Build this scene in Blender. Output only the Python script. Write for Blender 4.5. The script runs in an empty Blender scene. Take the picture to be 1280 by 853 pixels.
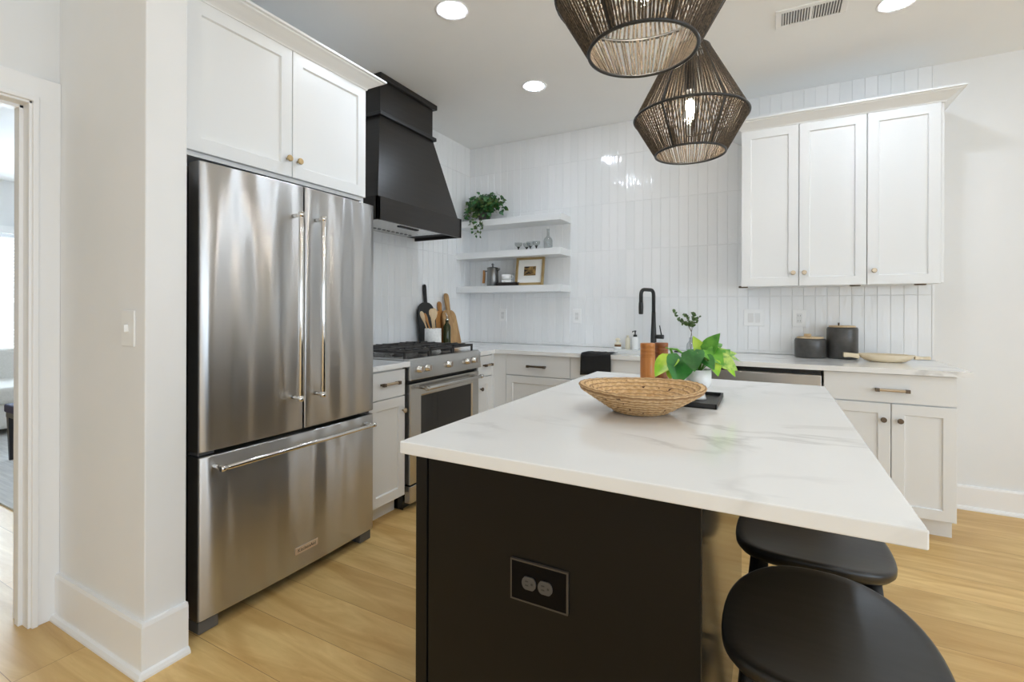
import bpy, bmesh, math, random
from mathutils import Vector, Matrix
random.seed(7)
PI = math.pi
sc = bpy.context.scene
col = sc.collection

# ------------------------------------------------------------------ camera
F_PX, CX, HOR, CAM_H, YAW, ROLL = 604.5, 640.0, 386.7, 1.2354, 0.4906, 0.0028
cam = bpy.data.objects.new('camera', bpy.data.cameras.new('camera'))
col.objects.link(cam)
cam.data.sensor_width = 36.0
cam.data.lens = F_PX / 1280 * 36.0
cam.data.shift_y = -(426.5 - HOR) / 1280
cam.location = (0, 0, CAM_H)
cam.rotation_euler = (Matrix.Rotation(YAW, 4, 'Z') @ Matrix.Rotation(PI / 2, 4, 'X') @ Matrix.Rotation(ROLL, 4, 'Z')).to_euler()
cam.data.clip_start = 0.05
sc.camera = cam

def at(u, v, d):
    """point seen at photo pixel (u, v) at depth d in front of the camera"""
    du, dv = u - CX, v - HOR
    a, b = (du + dv * ROLL) / F_PX * d, (dv - du * ROLL) / F_PX * d
    return Vector((-math.sin(YAW) * d + math.cos(YAW) * a, math.cos(YAW) * d + math.sin(YAW) * a, CAM_H - b))

# ------------------------------------------------------------------ world, exposure, daylight
sc.view_settings.view_transform = 'Standard'
sc.view_settings.look = 'None'
sc.view_settings.exposure = 0.14
sc.view_settings.gamma = 1.0
sc.view_settings.use_curve_mapping = False
w = bpy.data.worlds.new('sky'); sc.world = w
w.use_nodes = True
w.node_tree.nodes['Background'].inputs[0].default_value = (0.86, 0.93, 1.0, 1)
w.node_tree.nodes['Background'].inputs[1].default_value = 1.2
sc.cycles.max_bounces = 10
sc.cycles.diffuse_bounces = 6
sc.cycles.glossy_bounces = 5
sc.cycles.transmission_bounces = 8
sc.cycles.transparent_max_bounces = 12
sc.cycles.sample_clamp_indirect = 6.0
sc.cycles.caustics_reflective = False
sc.cycles.caustics_refractive = False

def area(name, loc, rot, sx, sy, power, color=(1, 1, 1)):
    l = bpy.data.lights.new(name, 'AREA'); l.shape = 'RECTANGLE'; l.size = sx; l.size_y = sy
    l.energy = power; l.color = color
    o = bpy.data.objects.new(name, l); o.location = loc; o.rotation_euler = rot
    col.objects.link(o); return o
DAY = (0.70, 0.845, 1.0)
# area lamps as daylight at window openings; right and rear windows are unseen, added
RIGHT_X, REAR_Y = 4.6, -4.6
area('unseen_daylight_right_near', (RIGHT_X + .12, .7, 1.45), (0, PI / 2 + .5, 0), 1.9, 2.2, 62, DAY)
area('unseen_daylight_right_far', (RIGHT_X + .12, -2.2, 1.45), (0, PI / 2 + .5, 0), 1.9, 2.2, 62, DAY)
area('unseen_daylight_rear_right', (2.4, REAR_Y - .12, 1.45), (PI / 2 + .5, 0, 0), 2.2, 1.9, 22, DAY)
area('unseen_daylight_rear_left', (-0.9, REAR_Y - .12, 1.45), (PI / 2 + .5, 0, 0), 2.2, 1.9, 4, DAY)
area('daylight_next_room', (-8.45, 2.2, 1.4), (0, -PI / 2, 0), 1.6, 2.4, 210, DAY)
CAN_STRENGTH = 135.0

# ------------------------------------------------------------------ materials
def srgb(r, g, b):
    f = lambda c: (c / 255 / 12.92) if c / 255 <= .04045 else ((c / 255 + .055) / 1.055) ** 2.4
    return (f(r), f(g), f(b), 1)

def mat(name, color, rough=.5, metal=0., **kw):
    m = bpy.data.materials.new(name); m.use_nodes = True
    b = m.node_tree.nodes['Principled BSDF']
    b.inputs['Base Color'].default_value = color if len(color) == 4 else (*color, 1)
    b.inputs['Roughness'].default_value = rough
    b.inputs['Metallic'].default_value = metal
    for k, v in kw.items():
        b.inputs[k.replace('_', ' ')].default_value = v
    return m

def nodes(m):
    nt = m.node_tree
    return nt, nt.nodes['Principled BSDF'], lambda t: nt.nodes.new(t), lambda a, b: nt.links.new(a, b)

def noise_color(m, c1, c2, scale=(10, 10, 10), detail=4, lo=.35, hi=.65, bump=0, rough=.55, distortion=0):
    nt, b, N, L = nodes(m)
    tc = N('ShaderNodeTexCoord'); mp = N('ShaderNodeMapping'); mp.inputs['Scale'].default_value = scale
    no = N('ShaderNodeTexNoise'); no.inputs['Scale'].default_value = 1; no.inputs['Detail'].default_value = detail
    no.inputs['Roughness'].default_value = rough; no.inputs['Distortion'].default_value = distortion
    cr = N('ShaderNodeValToRGB'); cr.color_ramp.elements[0].position = lo; cr.color_ramp.elements[1].position = hi
    cr.color_ramp.elements[0].color = c1; cr.color_ramp.elements[1].color = c2
    L(tc.outputs['Object'], mp.inputs[0]); L(mp.outputs[0], no.inputs['Vector']); L(no.outputs[0], cr.inputs[0])
    L(cr.outputs[0], b.inputs['Base Color'])
    if bump:
        bp = N('ShaderNodeBump'); bp.inputs['Strength'].default_value = bump; bp.inputs['Distance'].default_value = .002
        L(no.outputs[0], bp.inputs['Height']); L(bp.outputs[0], b.inputs['Normal'])
    return m

M = {}
M['wall'] = noise_color(mat('wall_paint', srgb(226, 226, 224), .6), srgb(232, 233, 233), srgb(235, 235, 235), (3, 3, 3))
M['ceiling'] = noise_color(mat('ceiling_paint', srgb(224, 224, 223), .8), srgb(243, 244, 244), srgb(245, 246, 246), (2, 2, 2))
M['trim'] = mat('trim_paint', srgb(243, 243, 243), .35)
M['cab'] = mat('cabinet_white_paint', srgb(234, 235, 235), .32)
M['grout'] = mat('grout', srgb(232, 232, 231), .8)
M['plate'] = mat('white_plastic', srgb(240, 240, 239), .3)
M['plate_slot'] = mat('socket_face', srgb(225, 225, 224), .35)
M['slot'] = mat('dark_slot', (.02, .02, .02), .5)
M['steel'] = mat('brushed_steel', (.56, .555, .55), .28, 1.0)
def brushed(m, axis_scale, bump=.04):
    nt, b, N, L = nodes(m)
    tc = N('ShaderNodeTexCoord'); mp = N('ShaderNodeMapping'); mp.inputs['Scale'].default_value = axis_scale
    no = N('ShaderNodeTexNoise'); no.inputs['Scale'].default_value = 1; no.inputs['Detail'].default_value = 3
    mr = N('ShaderNodeMapRange'); mr.inputs[3].default_value = .310; mr.inputs[4].default_value = .318
    L(tc.outputs['Object'], mp.inputs[0]); L(mp.outputs[0], no.inputs['Vector']); L(no.outputs[0], mr.inputs[0]); L(mr.outputs[0], b.inputs['Roughness'])
    # broad, shallow waviness of the sheet metal
    mp2 = N('ShaderNodeMapping'); mp2.inputs['Scale'].default_value = (2, 6.5, .9); mp2.inputs['Rotation'].default_value = (.12, 0, 0)
    n2 = N('ShaderNodeTexNoise'); n2.inputs['Scale'].default_value = 1; n2.inputs['Detail'].default_value = 1
    bp = N('ShaderNodeBump'); bp.inputs['Strength'].default_value = bump; bp.inputs['Distance'].default_value = .05
    L(tc.outputs['Object'], mp2.inputs[0]); L(mp2.outputs[0], n2.inputs['Vector']); L(n2.outputs[0], bp.inputs['Height']); L(bp.outputs[0], b.inputs['Normal'])
brushed(M['steel'], (3, 3, 700), .85)
for k_ in ('steel',):
    nt_, b_, N_, L_ = nodes(M[k_]); tg = N_('ShaderNodeTangent'); tg.direction_type = 'RADIAL'; tg.axis = 'Z'
    L_(tg.outputs[0], b_.inputs['Tangent']); b_.inputs['Anisotropic'].default_value = .85; b_.inputs['Anisotropic Rotation'].default_value = .25
M['steel_plain'] = mat('satin_steel', (.58, .57, .55), .25, 1.0)
M['chrome'] = mat('polished_steel', (.75, .74, .72), .12, 1.0)
M['copper_end'] = mat('warm_steel_end', (.45, .38, .33), .3, 1.0)
M['fridge_side'] = mat('fridge_side_grey', (.045, .042, .04), .45)
M['foot_grey'] = mat('foot_grille_grey', (.12, .115, .11), .5)
M['dark_gap'] = mat('gasket_black', (.01, .01, .01), .6)
M['black_enamel'] = mat('black_enamel', (.012, .012, .012), .25)
M['oven_glass'] = mat('oven_glass', (.02, .019, .018), .06)
M['iron'] = mat('cast_iron', (.035, .032, .031), .55)
M['hood'] = noise_color(mat('hood_dark_bronze', (.02, .017, .015), .33, Specular_IOR_Level=.4), (.016, .0135, .0115, 1), (.021, .018, .0155, 1), (4, 4, 60))
M['island'] = mat('island_black_paint', (.006, .0057, .0054), .28, Specular_IOR_Level=.22)
M['island_gloss'] = mat('island_black_lacquer', (.013, .012, .011), .14)
M['stool'] = noise_color(mat('stool_black_stain', (.014, .013, .012), .36), (.007, .0065, .006, 1), (.013, .012, .011, 1), (6, 60, 6), bump=.05)
M['black_matte'] = mat('matte_black_metal', (.014, .014, .014), .42)
M['brass'] = mat('aged_brass', (.52, .38, .2), .35, 1.0)
M['bronze'] = mat('champagne_bronze', (.60, .49, .36), .35, 1.0)
M['outlet_dark'] = mat('outlet_dark_grey', (.07, .066, .064), .4)
M['outlet_black'] = mat('outlet_black_glass', (.002, .002, .003), .3, Specular_IOR_Level=.1)
M['badge_plate'] = mat('badge_plate', srgb(214, 192, 166), .35, .35)
M['rim_brown'] = mat('plate_rim_brown', (.06, .05, .04), .4)
M['bronze_dark'] = mat('dark_bronze_post', (.16, .125, .095), .4, 1.0)
M['black_cloth'] = noise_color(mat('black_towel', (.012, .012, .012), .95), (.008, .008, .008, 1), (.02, .02, .02, 1), (300, 300, 300), bump=.4)
M['ceramic'] = mat('white_ceramic', srgb(240, 240, 238), .25)
M['ceramic_matte'] = noise_color(mat('white_stoneware', srgb(236, 235, 232), .55), srgb(228, 227, 224), srgb(240, 239, 236), (60, 60, 60))
M['charcoal'] = noise_color(mat('charcoal_stoneware', (.07, .066, .06), .33), (.056, .053, .049, 1), (.08, .075, .069, 1), (30, 30, 30))
M['pewter'] = mat('dark_pewter', (.22, .22, .215), .33, .85)
def thin_glass():
    m = bpy.data.materials.new('clear_glass'); m.use_nodes = True; nt = m.node_tree; nt.nodes.remove(nt.nodes['Principled BSDF'])
    tr = nt.nodes.new('ShaderNodeBsdfTransparent'); tr.inputs[0].default_value = (.90, .91, .91, 1)
    gl = nt.nodes.new('ShaderNodeBsdfGlossy'); gl.inputs['Roughness'].default_value = .03
    lw = nt.nodes.new('ShaderNodeLayerWeight'); pw = nt.nodes.new('ShaderNodeMath'); pw.operation = 'POWER'; pw.inputs[1].default_value = 3.5
    fr = nt.nodes.new('ShaderNodeMath'); fr.operation = 'MULTIPLY_ADD'; fr.inputs[1].default_value = .45; fr.inputs[2].default_value = .04
    nt.links.new(lw.outputs['Facing'], pw.inputs[0]); nt.links.new(pw.outputs[0], fr.inputs[0]); mx = nt.nodes.new('ShaderNodeMixShader')
    nt.links.new(fr.outputs[0], mx.inputs[0]); nt.links.new(tr.outputs[0], mx.inputs[1]); nt.links.new(gl.outputs[0], mx.inputs[2]); nt.links.new(mx.outputs[0], nt.nodes['Material Output'].inputs[0]); return m
M['glass'] = thin_glass()
M['amber_glass'] = mat('dark_green_glass', (.05, .06, .02), .06, 0, Transmission_Weight=.35, IOR=1.45)
M['cream'] = mat('cream_ceramic', srgb(228, 220, 198), .4)
M['bristle'] = mat('brown_bristle', srgb(118, 84, 52), .8)
M['mat_board'] = mat('mat_board', srgb(238, 237, 233), .8)
M['soil'] = mat('soil', (.02, .014, .01), .95)
M['sofa'] = noise_color(mat('sofa_fabric', srgb(225, 222, 215), .9), srgb(222, 219, 212), srgb(230, 227, 221), (80, 80, 80))
M['rug'] = noise_color(mat('rug_wool', srgb(196, 194, 190), .95), srgb(206, 205, 203), srgb(228, 227, 224), (3, 50, 3), bump=.3)
M['bench_seat'] = mat('bench_navy_fabric', srgb(60, 58, 88), .8)
M['dark_wood'] = mat('dark_wood', (.012, .01, .012), .35)
M['blind'] = mat('blind_white', srgb(240, 240, 240), .6)

def wood(name, c1, c2, scale, rough=.45, bump=.05):
    m = mat(name, c1, rough)
    return noise_color(m, c1, c2, scale, 6, .3, .7, bump, .65, .6)
M['wood_light'] = wood('pale_wood', srgb(205, 176, 134), srgb(226, 200, 162), (14, 14, 3))
M['wood_pale_x'] = wood('pale_mango_wood', srgb(214, 194, 160), srgb(232, 216, 188), (4, 16, 16))
M['wood_honey'] = wood('honey_wood', srgb(170, 112, 56), srgb(205, 150, 84), (20, 20, 3))
M['wood_board'] = wood('acacia_board', srgb(150, 108, 64), srgb(202, 164, 112), (22, 22, 4))
M['wood_amber'] = wood('amber_wood', srgb(166, 100, 44), srgb(196, 128, 62), (60, 60, 4), .28)
M['wood_amber_dark'] = wood('dark_amber_wood', srgb(112, 62, 26), srgb(150, 88, 40), (60, 60, 4), .28)
M['frame_wood'] = wood('gold_brown_frame', srgb(150, 124, 78), srgb(176, 150, 102), (10, 30, 10))
M['tray_wood'] = mat('dark_walnut', (.02, .013, .009), .4)

def emit(name, color, strength):
    m = bpy.data.materials.new(name); m.use_nodes = True; nt = m.node_tree
    nt.nodes.remove(nt.nodes['Principled BSDF'])
    e = nt.nodes.new('ShaderNodeEmission'); e.inputs[0].default_value = (*color, 1); e.inputs[1].default_value = strength
    nt.links.new(e.outputs[0], nt.nodes['Material Output'].inputs[0]); return m
M['can_light'] = emit('can_light_lens', (.76, .87, 1.0), CAN_STRENGTH)
M['filament'] = emit('bulb_filament', (1, .90, .76), 400)

# quartz: near white with soft grey veins
def quartz():
    m = mat('white_quartz', srgb(232, 232, 229), .12)
    nt, b, N, L = nodes(m)
    tc = N('ShaderNodeTexCoord'); mp = N('ShaderNodeMapping'); mp.inputs['Rotation'].default_value = (0, 0, .5); mp.inputs['Scale'].default_value = (1.0, 2.0, 1.5)
    n1 = N('ShaderNodeTexNoise'); n1.inputs['Scale'].default_value = 1.5; n1.inputs['Detail'].default_value = 5; n1.inputs['Distortion'].default_value = .9
    # ridge = thin band where noise passes .5
    a = N('ShaderNodeMath'); a.operation = 'SUBTRACT'; a.inputs[1].default_value = .5
    c = N('ShaderNodeMath'); c.operation = 'ABSOLUTE'
    mr = N('ShaderNodeMapRange'); mr.inputs[1].default_value = 0; mr.inputs[2].default_value = .035; mr.inputs[3].default_value = 1; mr.inputs[4].default_value = 0
    n2 = N('ShaderNodeTexNoise'); n2.inputs['Scale'].default_value = 1.7; n2.inputs['Detail'].default_value = 2
    m2 = N('ShaderNodeMapRange'); m2.inputs[1].default_value = .47; m2.inputs[2].default_value = .68
    mu = N('ShaderNodeMath'); mu.operation = 'MULTIPLY'
    mx = N('ShaderNodeMix'); mx.data_type = 'RGBA'; mx.inputs[6].default_value = srgb(240, 240, 239); mx.inputs[7].default_value = srgb(204, 203, 202)
    n3 = N('ShaderNodeTexNoise'); n3.inputs['Scale'].default_value = 2.5; n3.inputs['Detail'].default_value = 6
    m3 = N('ShaderNodeMapRange'); m3.inputs[1].default_value = .4; m3.inputs[2].default_value = .75; m3.inputs[3].default_value = 0; m3.inputs[4].default_value = .16
    ad = N('ShaderNodeMath'); ad.operation = 'ADD'; ad.use_clamp = True
    L(tc.outputs['Object'], mp.inputs[0]); L(mp.outputs[0], n1.inputs['Vector']); L(n1.outputs[0], a.inputs[0]); L(a.outputs[0], c.inputs[0]); L(c.outputs[0], mr.inputs[0])
    L(tc.outputs['Object'], n2.inputs['Vector']); L(n2.outputs[0], m2.inputs[0]); L(mr.outputs[0], mu.inputs[0]); L(m2.outputs[0], mu.inputs[1])
    L(tc.outputs['Object'], n3.inputs['Vector']); L(n3.outputs[0], m3.inputs[0]); L(mu.outputs[0], ad.inputs[0]); L(m3.outputs[0], ad.inputs[1])
    L(ad.outputs[0], mx.inputs[0]); L(mx.outputs[2], b.inputs['Base Color'])
    return m
M['quartz'] = quartz()

def tile_mat():
    m = mat('glazed_white_tile', srgb(230, 231, 230), .1)
    nt, b, N, L = nodes(m)
    tc = N('ShaderNodeTexCoord'); mp = N('ShaderNodeMapping'); mp.inputs['Scale'].default_value = (30, 30, 8)
    no = N('ShaderNodeTexNoise'); no.inputs['Scale'].default_value = 1; no.inputs['Detail'].default_value = 1.5
    bp = N('ShaderNodeBump'); bp.inputs['Strength'].default_value = .55; bp.inputs['Distance'].default_value = .005
    L(tc.outputs['Object'], mp.inputs[0]); L(mp.outputs[0], no.inputs['Vector']); L(no.outputs[0], bp.inputs['Height']); L(bp.outputs[0], b.inputs['Normal'])
    g = N('ShaderNodeNewGeometry')
    cr = N('ShaderNodeValToRGB'); cr.color_ramp.elements[0].color = srgb(235, 236, 236); cr.color_ramp.elements[1].color = srgb(241, 241, 241)
    L(g.outputs['Random Per Island'], cr.inputs[0]); L(cr.outputs[0], b.inputs['Base Color'])
    return m
M['tile'] = tile_mat()

def floor_mat(name, tint=1.0):
    m = mat(name, srgb(205, 165, 104), .38)
    nt, b, N, L = nodes(m)
    tc = N('ShaderNodeTexCoord')
    br = N('ShaderNodeTexBrick'); br.offset = .37; br.inputs['Scale'].default_value = 1
    br.inputs['Brick Width'].default_value = 2.2; br.inputs['Row Height'].default_value = .21
    br.inputs['Mortar Size'].default_value = .0011; br.inputs['Mortar Smooth'].default_value = .1; br.inputs['Bias'].default_value = 0
    br.inputs['Color1'].default_value = (0, 0, 0, 1); br.inputs['Color2'].default_value = (1, 1, 1, 1); br.inputs['Mortar'].default_value = (.5, .5, .5, 1)
    L(tc.outputs['Object'], br.inputs['Vector'])
    # per-plank shift of the grain
    vm = N('ShaderNodeVectorMath'); vm.operation = 'MULTIPLY_ADD'; vm.inputs[1].default_value = (7, 3, 5)
    L(br.outputs['Color'], vm.inputs[0]); L(tc.outputs['Object'], vm.inputs[2])
    mp = N('ShaderNodeMapping'); mp.inputs['Scale'].default_value = (1.2, 9, 1)
    L(vm.outputs[0], mp.inputs[0])
    g1 = N('ShaderNodeTexNoise'); g1.inputs['Scale'].default_value = 1.6; g1.inputs['Detail'].default_value = 6; g1.inputs['Roughness'].default_value = .62; g1.inputs['Distortion'].default_value = 1.2
    L(mp.outputs[0], g1.inputs['Vector'])
    mp2 = N('ShaderNodeMapping'); mp2.inputs['Scale'].default_value = (.55, 2.2, 1)
    L(vm.outputs[0], mp2.inputs[0])
    wv = N('ShaderNodeTexNoise'); wv.inputs['Scale'].default_value = 1.1; wv.inputs['Detail'].default_value = 1; wv.inputs['Distortion'].default_value = .4
    L(mp2.outputs[0], wv.inputs['Vector'])
    # contour lines of a smooth noise = cathedral grain
    mu = N('ShaderNodeMath'); mu.operation = 'MULTIPLY'; mu.inputs[1].default_value = 26
    sn = N('ShaderNodeMath'); sn.operation = 'SINE'
    L(wv.outputs[0], mu.inputs[0]); L(mu.outputs[0], sn.inputs[0])
    mr = N('ShaderNodeMapRange'); mr.inputs[1].default_value = .3; mr.inputs[2].default_value = 1; mr.inputs[3].default_value = 0; mr.inputs[4].default_value = .42
    L(sn.outputs[0], mr.inputs[0])
    cr = N('ShaderNodeValToRGB'); e = cr.color_ramp.elements
    e[0].position = .3; e[0].color = srgb(212, 169, 103); e[1].position = .68; e[1].color = srgb(241, 207, 140)
    L(g1.outputs[0], cr.inputs[0])
    mx = N('ShaderNodeMix'); mx.data_type = 'RGBA'; mx.inputs[7].default_value = srgb(200, 152, 84)
    L(mr.outputs[0], mx.inputs[0]); L(cr.outputs[0], mx.inputs[6])
    pl = N('ShaderNodeMix'); pl.data_type = 'RGBA'; pl.blend_type = 'MULTIPLY'; pl.inputs[0].default_value = 1
    pr = N('ShaderNodeValToRGB'); pr.color_ramp.elements[0].color = (.86, .85, .83, 1); pr.color_ramp.elements[1].color = (1, 1, 1, 1)
    L(br.outputs['Color'], pr.inputs[0]); L(mx.outputs[2], pl.inputs[6]); L(pr.outputs[0], pl.inputs[7])
    # knots
    vo = N('ShaderNodeTexVoronoi'); vo.inputs['Scale'].default_value = 1.0
    mp3 = N('ShaderNodeMapping'); mp3.inputs['Scale'].default_value = (1.6, 2.6, 1); L(tc.outputs['Object'], mp3.inputs[0]); L(mp3.outputs[0], vo.inputs['Vector'])
    kr = N('ShaderNodeMapRange'); kr.inputs[1].default_value = .014; kr.inputs[2].default_value = .055; kr.inputs[3].default_value = .9; kr.inputs[4].default_value = 0
    L(vo.outputs['Distance'], kr.inputs[0])
    kx = N('ShaderNodeMix'); kx.data_type = 'RGBA'; kx.inputs[7].default_value = srgb(92, 60, 36)
    L(kr.outputs[0], kx.inputs[0]); L(pl.outputs[2], kx.inputs[6])
    mo = N('ShaderNodeMix'); mo.data_type = 'RGBA'; mo.inputs[7].default_value = srgb(168, 124, 74)
    L(br.outputs['Fac'], mo.inputs[0]); L(kx.outputs[2], mo.inputs[6]); L(mo.outputs[2], b.inputs['Base Color'])
    return m
M['floor'] = floor_mat('oak_planks')

def rope_mat():
    m = mat('dark_jute_rope', (.05, .035, .022), .9)
    nt, b, N, L = nodes(m)
    tc = N('ShaderNodeTexCoord'); no = N('ShaderNodeTexNoise'); no.inputs['Scale'].default_value = 160; no.inputs['Detail'].default_value = 3
    cr = N('ShaderNodeValToRGB'); cr.color_ramp.elements[0].position = .35; cr.color_ramp.elements[1].position = .7
    cr.color_ramp.elements[0].color = (.036, .027, .019, 1); cr.color_ramp.elements[1].color = (.125, .092, .06, 1)
    bp = N('ShaderNodeBump'); bp.inputs['Strength'].default_value = .6; bp.inputs['Distance'].default_value = .002
    L(tc.outputs['Object'], no.inputs['Vector']); L(no.outputs[0], cr.inputs[0]); L(cr.outputs[0], b.inputs['Base Color'])
    L(no.outputs[0], bp.inputs['Height']); L(bp.outputs[0], b.inputs['Normal'])
    return m
M['rope'] = rope_mat()

def basket_mat():
    m = mat('coiled_seagrass', srgb(205, 165, 110), .75)
    nt, b, N, L = nodes(m)
    tc = N('ShaderNodeTexCoord')
    no = N('ShaderNodeTexNoise'); no.inputs['Scale'].default_value = 90; no.inputs['Detail'].default_value = 4
    cr = N('ShaderNodeValToRGB'); e = cr.color_ramp.elements
    e[0].position = .25; e[0].color = srgb(188, 146, 92); e[1].position = .65; e[1].color = srgb(228, 196, 150)
    n2 = N('ShaderNodeTexNoise'); n2.inputs['Scale'].default_value = 55; n2.inputs['Detail'].default_value = 1
    mr = N('ShaderNodeMapRange'); mr.inputs[1].default_value = .70; mr.inputs[2].default_value = .74
    mx = N('ShaderNodeMix'); mx.data_type = 'RGBA'; mx.inputs[7].default_value = srgb(84, 56, 34)
    L(tc.outputs['Object'], no.inputs['Vector']); L(tc.outputs['Object'], n2.inputs['Vector']); L(no.outputs[0], cr.inputs[0]); L(n2.outputs[0], mr.inputs[0])
    L(mr.outputs[0], mx.inputs[0]); L(cr.outputs[0], mx.inputs[6])
    # dark joints between the coils
    sx = N('ShaderNodeVectorMath'); sx.operation = 'MULTIPLY'; sx.inputs[1].default_value = (1, 1, 0); ln = N('ShaderNodeVectorMath'); ln.operation = 'LENGTH'
    f1 = N('ShaderNodeMath'); f1.operation = 'MULTIPLY'; f1.inputs[1].default_value = PI / ((.190 - .078) / 7); f0 = N('ShaderNodeMath'); f0.operation = 'SUBTRACT'; f0.inputs[1].default_value = .078
    f2 = N('ShaderNodeMath'); f2.operation = 'SINE'; f3 = N('ShaderNodeMath'); f3.operation = 'ABSOLUTE'; f4 = N('ShaderNodeMapRange'); f4.inputs[1].default_value = .05; f4.inputs[2].default_value = .7; f4.inputs[3].default_value = .9; f4.inputs[4].default_value = 0
    jx = N('ShaderNodeMix'); jx.data_type = 'RGBA'; jx.inputs[7].default_value = srgb(122, 80, 40)
    L(tc.outputs['Object'], sx.inputs[0]); L(sx.outputs[0], ln.inputs[0]); L(ln.outputs['Value'], f0.inputs[0]); L(f0.outputs[0], f1.inputs[0]); L(f1.outputs[0], f2.inputs[0]); L(f2.outputs[0], f3.inputs[0]); L(f3.outputs[0], f4.inputs[0])
    L(f4.outputs[0], jx.inputs[0]); L(mx.outputs[2], jx.inputs[6]); L(jx.outputs[2], b.inputs['Base Color'])
    bp = N('ShaderNodeBump'); bp.inputs['Strength'].default_value = .25; bp.inputs['Distance'].default_value = .002
    L(no.outputs[0], bp.inputs['Height']); L(bp.outputs[0], b.inputs['Normal'])
    return m
M['basket'] = basket_mat()

def leaf_mat(name, c1, c2, scale=(18, 18, 18), rough=.35, lo=.4, hi=.6):
    m = mat(name, c1, rough, 0, Subsurface_Weight=0.0)
    noise_color(m, c1, c2, scale, 3, lo, hi)
    m.node_tree.nodes['Principled BSDF'].inputs['Transmission Weight'].default_value = .0
    return m
M['leaf_dark'] = leaf_mat('dark_green_leaf', srgb(34, 92, 34), srgb(58, 124, 52))
M['leaf_mid'] = leaf_mat('green_leaf', srgb(64, 132, 34), srgb(104, 168, 52))
M['leaf_lime'] = leaf_mat('lime_leaf', srgb(138, 196, 40), srgb(188, 218, 76))
M['leaf_var'] = leaf_mat('variegated_leaf', srgb(82, 150, 48), srgb(196, 216, 110), (26, 26, 26))
M['ivy'] = leaf_mat('ivy_leaf', srgb(26, 74, 34), srgb(62, 118, 58), (30, 30, 30), .45)
M['ivy2'] = leaf_mat('ivy_leaf_olive', srgb(66, 90, 38), srgb(98, 122, 60), (30, 30, 30), .45)
M['sprig'] = leaf_mat('sprig_leaf', srgb(62, 88, 44), srgb(104, 130, 74), (60, 60, 60), .5)
M['stem'] = mat('brown_stem', srgb(92, 74, 54), .7)
M['green_stem'] = mat('green_stem', srgb(98, 158, 56), .45)

# picture inside the small frame: a generic dark brown study
def art_mat():
    m = mat('brown_print', srgb(90, 60, 35), .6)
    return noise_color(m, srgb(40, 26, 18), srgb(196, 158, 92), (16, 16, 22), 4, .42, .68, 0, .5, 1.2)
M['art'] = art_mat()

# ------------------------------------------------------------------ mesh builder
ORIG = {}
def base_of(parent):
    return ORIG.get(parent.name, Vector((0, 0, 0))) if parent else Vector((0, 0, 0))

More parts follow.
